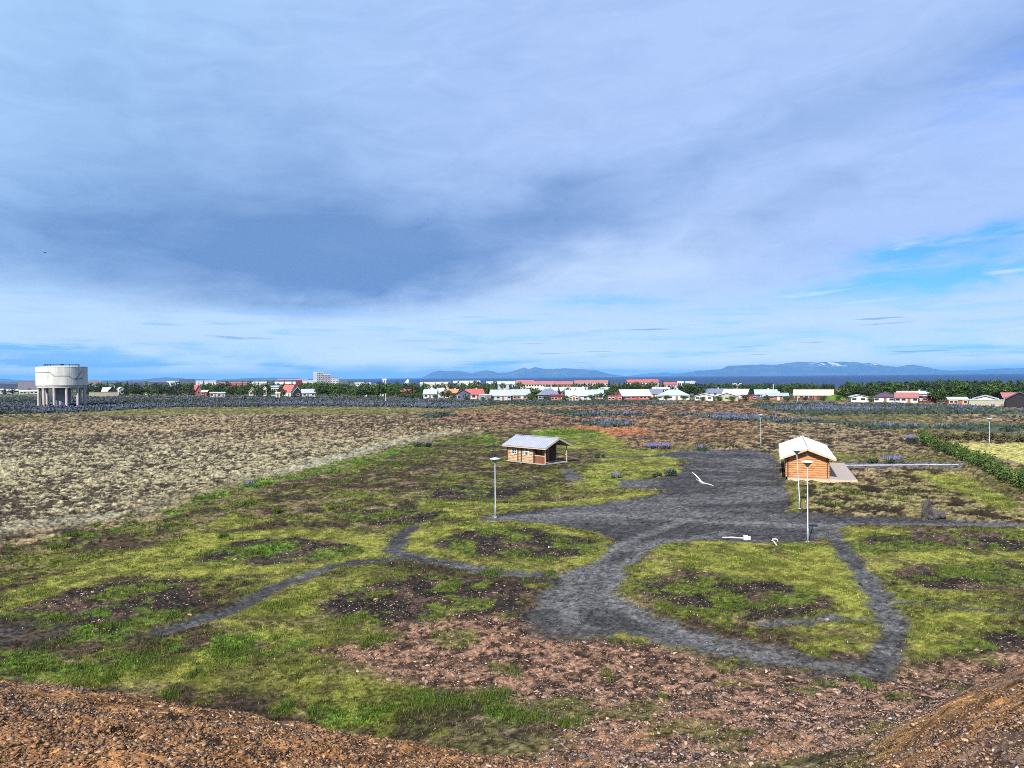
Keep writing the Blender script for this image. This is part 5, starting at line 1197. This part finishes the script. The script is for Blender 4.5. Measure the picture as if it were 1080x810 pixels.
# ------------------------------------------------------------------ lupin fields
def screen_points(n, x0, x1, r0, r1, rng):
    """ground points spread evenly over what the eye sees of the flat heath"""
    px = rng.uniform(x0, x1, n); row = rng.uniform(r0, r1, n); y = H*FPX/row; return (px-540)/FPX*y, y
def lupin_field():
    rng = np.random.default_rng(21); x, y = screen_points(110000, -260, 1340, 15.0, 62, rng)
    keep = rng.random(len(x)) < in_lupine(x, y); keep &= fbm(x*0.4, y, 9, 3, 77)+0.25*rng.random(len(x)) > 0.50
    x, y = x[keep], y[keep]; z = ground_z(x, y); n = len(x)
    h = (0.55+0.5*rng.random(n))*(0.7+0.6*fbm(x, y, 12, 2, 78)); w = 0.35+0.35*rng.random(n)
    V, F, Cc = [], [], []; k0 = 0
    blue = sstep(fbm(x*0.35, y, 14, 3, 79)+0.25*(rng.random(n)-0.5), 0.44, 0.60)
    for j in range(3):
        a = rng.random(n)*math.pi; dx, dy = np.cos(a)*w, np.sin(a)*w; ox, oy = rng.normal(size=n)*0.25, rng.normal(size=n)*0.25
        top = h*(0.55+0.15*j)
        q = np.stack([np.stack([x+ox-dx, y+oy-dy, z-0.1], 1), np.stack([x+ox+dx, y+oy+dy, z-0.1], 1), np.stack([x+ox+dx*0.7, y+oy+dy*0.7, z+top], 1), np.stack([x+ox-dx*0.5, y+oy-dy*0.5, z+top*0.9], 1)], 1)
        V.append(q.reshape(-1, 3)); g = rng.random(n)[:, None]; col = np.array([0.012, 0.022, 0.018])*(1-g)+np.array([0.060, 0.080, 0.055])*g
        Cc.append(np.repeat(col, 4, 0))
    for j in range(2):
        a = rng.random(n)*math.pi; ww = 0.10+0.14*rng.random(n); dx, dy = np.cos(a)*ww, np.sin(a)*ww; ox, oy = rng.normal(size=n)*0.3, rng.normal(size=n)*0.3
        b0, b1 = h*0.55, h*(0.95+0.35*rng.random(n))*np.where(blue > rng.random(n), 1, 0.62)
        q = np.stack([np.stack([x+ox-dx, y+oy-dy, z+b0], 1), np.stack([x+ox+dx, y+oy+dy, z+b0], 1), np.stack([x+ox+dx*0.6, y+oy+dy*0.6, z+b1], 1), np.stack([x+ox-dx*0.6, y+oy-dy*0.6, z+b1], 1)], 1)
        V.append(q.reshape(-1, 3)); g = rng.random(n)[:, None]; bl = blue[:, None]
        col = (np.array([0.050, 0.068, 0.055])*(1-bl)+np.array([0.092, 0.104, 0.192])*bl)*(0.7+0.6*g); Cc.append(np.repeat(col, 4, 0))
    V = np.concatenate(V); F = np.arange(len(V)).reshape(-1, 4)
    o = npmesh('lupin_field', V, F, MT['leaf'], np.concatenate(Cc)); o['kind'] = 'stuff'
lupin_field()

# ------------------------------------------------------------------ grass and stones underfoot
def spread(n, seed, ymax, ymin=7.0, tm=0.86):
    rng = np.random.default_rng(seed)
    u = rng.random(n); inv = (1/ymin)*(1-u)+(1/ymax)*u; y = 1/inv; t = rng.uniform(-tm, tm, n)
    x = t*y; z, md = terr(x, y); return rng, x, y, z, md
def grass():
    rng, x, y, z, md = spread(320000, 31, 130, 9, 1.05)
    col, hum, gr, st, pm = ground_cover(x, y, md)
    keep = (rng.random(len(x)) < gr*0.75) & (gr > 0.08); x, y, z, md, col, gr, hum, st, pm = [a[keep] for a in (x, y, z, md, col, gr, hum, st, pm)]
    z = z+relief(x, y, hum, st)-0.04*pm; n = len(x); lush = np.clip(gr-0.85, 0, 0.6)/0.6
    V, Cc = [], []; nb = 5
    sc = np.clip(y/28, 0.55, 2.6)
    for j in range(nb):
        a = rng.random(n)*2*math.pi; h = (0.035+0.06*rng.random(n))*(1+0.75*lush)*sc**0.45; w = (0.008+0.010*rng.random(n))*sc*(1+0.5*lush)
        ox, oy = rng.normal(size=n)*0.07*sc, rng.normal(size=n)*0.07*sc; lean = 0.5*h
        dx, dy = np.cos(a), np.sin(a); la = rng.random(n)*6.28
        q = np.stack([np.stack([x+ox-dx*w, y+oy-dy*w, z-0.02], 1), np.stack([x+ox+dx*w, y+oy+dy*w, z-0.02], 1), np.stack([x+ox+np.cos(la)*lean, y+oy+np.sin(la)*lean, z+h], 1)], 1)
        V.append(q.reshape(-1, 3)); g = (0.65+0.75*rng.random(n))[:, None]
        green = np.array([0.046, 0.078, 0.011]); straw = np.array([0.185, 0.165, 0.065]); s = (rng.random(n) < 0.14*(1-lush))[:, None]
        c = col*0.85+np.array([0.075, 0.085, 0.014])*0.15; c = c*(1-0.7*lush[:, None])+green*0.7*lush[:, None]; c = np.where(s, straw, c)*g
        if j == 0:
            fl = (rng.random(n) < 0.02*(y < 75)); c[fl] = np.array([0.55, 0.52, 0.30])*(0.7+0.5*rng.random(fl.sum()))[:, None]
        Cc.append(np.repeat(c, 3, 0))
    V = np.concatenate(V); o = npmesh('grass', V, np.arange(len(V)).reshape(-1, 3), MT['leaf'], np.concatenate(Cc)); o['kind'] = 'stuff'
grass()
def tufts():
    """thick tussocks, each of many blades, standing up from the turf"""
    rng = np.random.default_rng(41); P = []
    for (px, row, w, h) in ((205, 712, 3, .35), (95, 716, 40, .25), (150, 697, 80, .28), (250, 690, 50, .28), (40, 706, 30, .3), (115, 718, 14, .35), (180, 735, 16, .4), (400, 676, 26, .38), (385, 680, 12, .3), (330, 752, 14, .4), (300, 748, 20, .3), (430, 750, 60, .3), (480, 745, 50, .35), (520, 738, 40, .35), (560, 775, 30, .3), (600, 790, 30, .3),
        (640, 711, 10, .28), (545, 712, 8, .25), (700, 640, 14, .2), (8, 765, 16, .3), (150, 775, 5, .22), (915, 729, 6, .25), (905, 717, 5, .2), (1005, 732, 8, .2), (1070, 782, 10, .25), (60, 578, 14, .45), (75, 565, 10, .4), (100, 556, 12, .4), (135, 545, 14, .4), (210, 527, 14, .45), (225, 527, 10, .4), (285, 511, 10, .45), (262, 531, 8, .5), (292, 541, 3, .9), (235, 566, 6, .5), (420, 490, 30, .4), (395, 490, 16, .4), (450, 478, 40, .4), (500, 466, 40, .4), (560, 466, 30, .4), (600, 456, 36, .7), (585, 458, 20, .7), (620, 456, 20, .6), (270, 583, 16, .35), (365, 655, 30, .25), (290, 640, 30, .25), (520, 605, 20, .3), (800, 640, 20, .3), (815, 633, 14, .35), (770, 640, 20, .3), (1000, 600, 30, .3), (1030, 606, 30, .25), (975, 610, 20, .25), (580, 605, 10, .2), (60, 655, 20, .3), (120, 660, 24, .3), (180, 650, 20, .28), (855, 575, 22, .18), (830, 578, 16, .15), (700, 745, 8, .2)):
        p = at(px, row); ww = w*p.y/FPX; n = int(40+w*5)
        for _ in range(n): P.append((p.x+rng.normal()*ww*0.32, p.y+rng.normal()*max(0.25, ww*0.32), h, p.y))
    sx = rng.uniform(-0.72, 0.72, 1100); sy = 1/rng.uniform(1/130, 1/27, 1100); sx = sx*sy; _, sm = terr(sx, sy); _, _, sg, ss, sp = ground_cover(sx, sy, sm)
    for a, b in zip(sx[(sg > 0.22) & (sp < 0.1) & (sm < 0.2)], sy[(sg > 0.22) & (sp < 0.1) & (sm < 0.2)]):
        k = rng.random()**2; r_ = (0.12+0.35*k)*np.clip(b/45, 0.7, 1.6)
        for _ in range(int(8+30*k)): P.append((a+rng.normal()*r_, b+rng.normal()*r_, (0.16+0.2*k)*np.clip(b/40, 0.8, 1.6), b))
    P = np.array(P); x, y, h, d = P.T; x = np.repeat(x, 4)+rng.normal(size=len(x)*4)*0.06; y = np.repeat(y, 4)+rng.normal(size=len(y)*4)*0.06; h = np.repeat(h, 4)*(0.2+0.5*rng.random(len(x))); d = np.repeat(d, 4)
    # mound tufts: drop on the surface really seen there
    z = ground_z(x, y); n = len(x); w = 0.010*np.clip(d/22, 0.7, 3)*(0.7+0.6*rng.random(n)); a = rng.random(n)*6.28; la = rng.random(n)*6.28
    q = np.stack([np.stack([x-np.cos(a)*w, y-np.sin(a)*w, z-0.03], 1), np.stack([x+np.cos(a)*w, y+np.sin(a)*w, z-0.03], 1), np.stack([x+np.cos(la)*h*0.45, y+np.sin(la)*h*0.45, z+h], 1)], 1)
    g = rng.random(n)[:, None]; c = np.array([0.020, 0.050, 0.008])*(1-g)+np.array([0.085, 0.115, 0.018])*g
    o = npmesh('tussock_grass', q.reshape(-1, 3), np.arange(n*3).reshape(-1, 3), MT['leaf'], np.repeat(c, 3, 0)); o['kind'] = 'stuff'
tufts()
def stones():
    rng, x, y, z, md = spread(680000, 51, 75, 3.6, 1.05)
    col, hum, gr, st, pm = ground_cover(x, y, md); md2 = sstep(md, 0.35, 0.75)*np.where(x/y > 0.13, sstep(540+FPX*x/y+(fbm(x, y, 2.0, 3, 55)-0.5)*260, 850, 950)*0.7, 1.0)
    keep = rng.random(len(x)) < st*np.where(md2 > 0.5, 0.40, np.where(pm > 0.6, 0.8, 0.9)); x, y, z, md, col, hum, st, pm, md2 = [a[keep] for a in (x, y, z, md, col, hum, st, pm, md2)]
    z = z+relief(x, y, hum, st)-0.04*pm; n = len(x)
    s = 0.010+0.030*rng.random(n)**4+np.where(md2 > 0.5, 0.085, 0.075)*(rng.random(n) < np.where(md2 > 0.5, 0.013, 0.06))*rng.random(n)**1.5; s = np.maximum(s*np.where(md2 > 0.5, 1.0, 1.6), y*np.where(md2 > 0.5, 0.00075, 0.00105)); s *= np.where(pm > 0.6, 0.7, 1.0); s = np.minimum(s, 0.0042*y)
    t = (1+5**0.5)/2; ico = np.array([(-1,t,0),(1,t,0),(-1,-t,0),(1,-t,0),(0,-1,t),(0,1,t),(0,-1,-t),(0,1,-t),(t,0,-1),(t,0,1),(-t,0,-1),(-t,0,1)])/1.9
    fi = np.array([(0,11,5),(0,5,1),(0,1,7),(0,7,10),(0,10,11),(1,5,9),(5,11,4),(11,10,2),(10,7,6),(7,1,8),(3,9,4),(3,4,2),(3,2,6),(3,6,8),(3,8,9),(4,9,5),(2,4,11),(6,2,10),(8,6,7),(9,8,1)])
    vv = ico[None]*(0.25+1.25*rng.random((n, 12, 1))**1.3)*np.stack([0.8+1.0*rng.random(n), 0.7+0.5*rng.random(n), 0.25+0.45*rng.random(n)], 1)[:, None]
    a = rng.random(n)*6.28; tl = rng.normal(size=n)*0.35; ca, sa, ct, stt = np.cos(a)[:, None], np.sin(a)[:, None], np.cos(tl)[:, None], np.sin(tl)[:, None]
    X = vv[:, :, 0]*ca-vv[:, :, 1]*sa; Y = vv[:, :, 0]*sa+vv[:, :, 1]*ca; Z = vv[:, :, 2]; X, Z = X*ct-Z*stt, X*stt+Z*ct
    V = np.stack([X*s[:, None]+x[:, None], Y*s[:, None]+y[:, None], Z*s[:, None]+(z+s*0.12)[:, None]], -1).reshape(-1, 3)
    F = (np.arange(n)[:, None, None]*12+fi[None]).reshape(-1, 3)
    pal = np.array([(0.165, 0.102, 0.076), (0.250, 0.155, 0.112), (0.085, 0.068, 0.064), (0.330, 0.245, 0.195), (0.200, 0.140, 0.120), (0.030, 0.027, 0.028)])
    c = pal[rng.choice(6, n, p=(.26, .24, .17, .10, .14, .09))]
    oc = np.array([(0.220, 0.120, 0.060), (0.165, 0.085, 0.045), (0.300, 0.195, 0.115), (0.120, 0.078, 0.056)])[rng.choice(4, n, p=(.35, .3, .15, .2))]
    c = np.where((rng.random(n) < md2*1.05-0.02)[:, None], oc, c)
    gy = np.array([(0.050, 0.051, 0.057), (0.10, 0.10, 0.108), (0.024, 0.024, 0.028), (0.20, 0.20, 0.20)])[rng.choice(4, n, p=(.4, .3, .2, .1))]; c = np.where((pm > 0.5)[:, None], gy, c)
    wh = ((rng.random(n) < 0.005) & (s < 0.05))[:, None]; c = np.where(wh, np.array([0.50, 0.46, 0.42]), c)*(0.75+0.5*rng.random(n))[:, None]
    o = npmesh('loose_stones', V, F, MT['stone'], np.repeat(c, 12, 0)); o['kind'] = 'stuff'
stones()
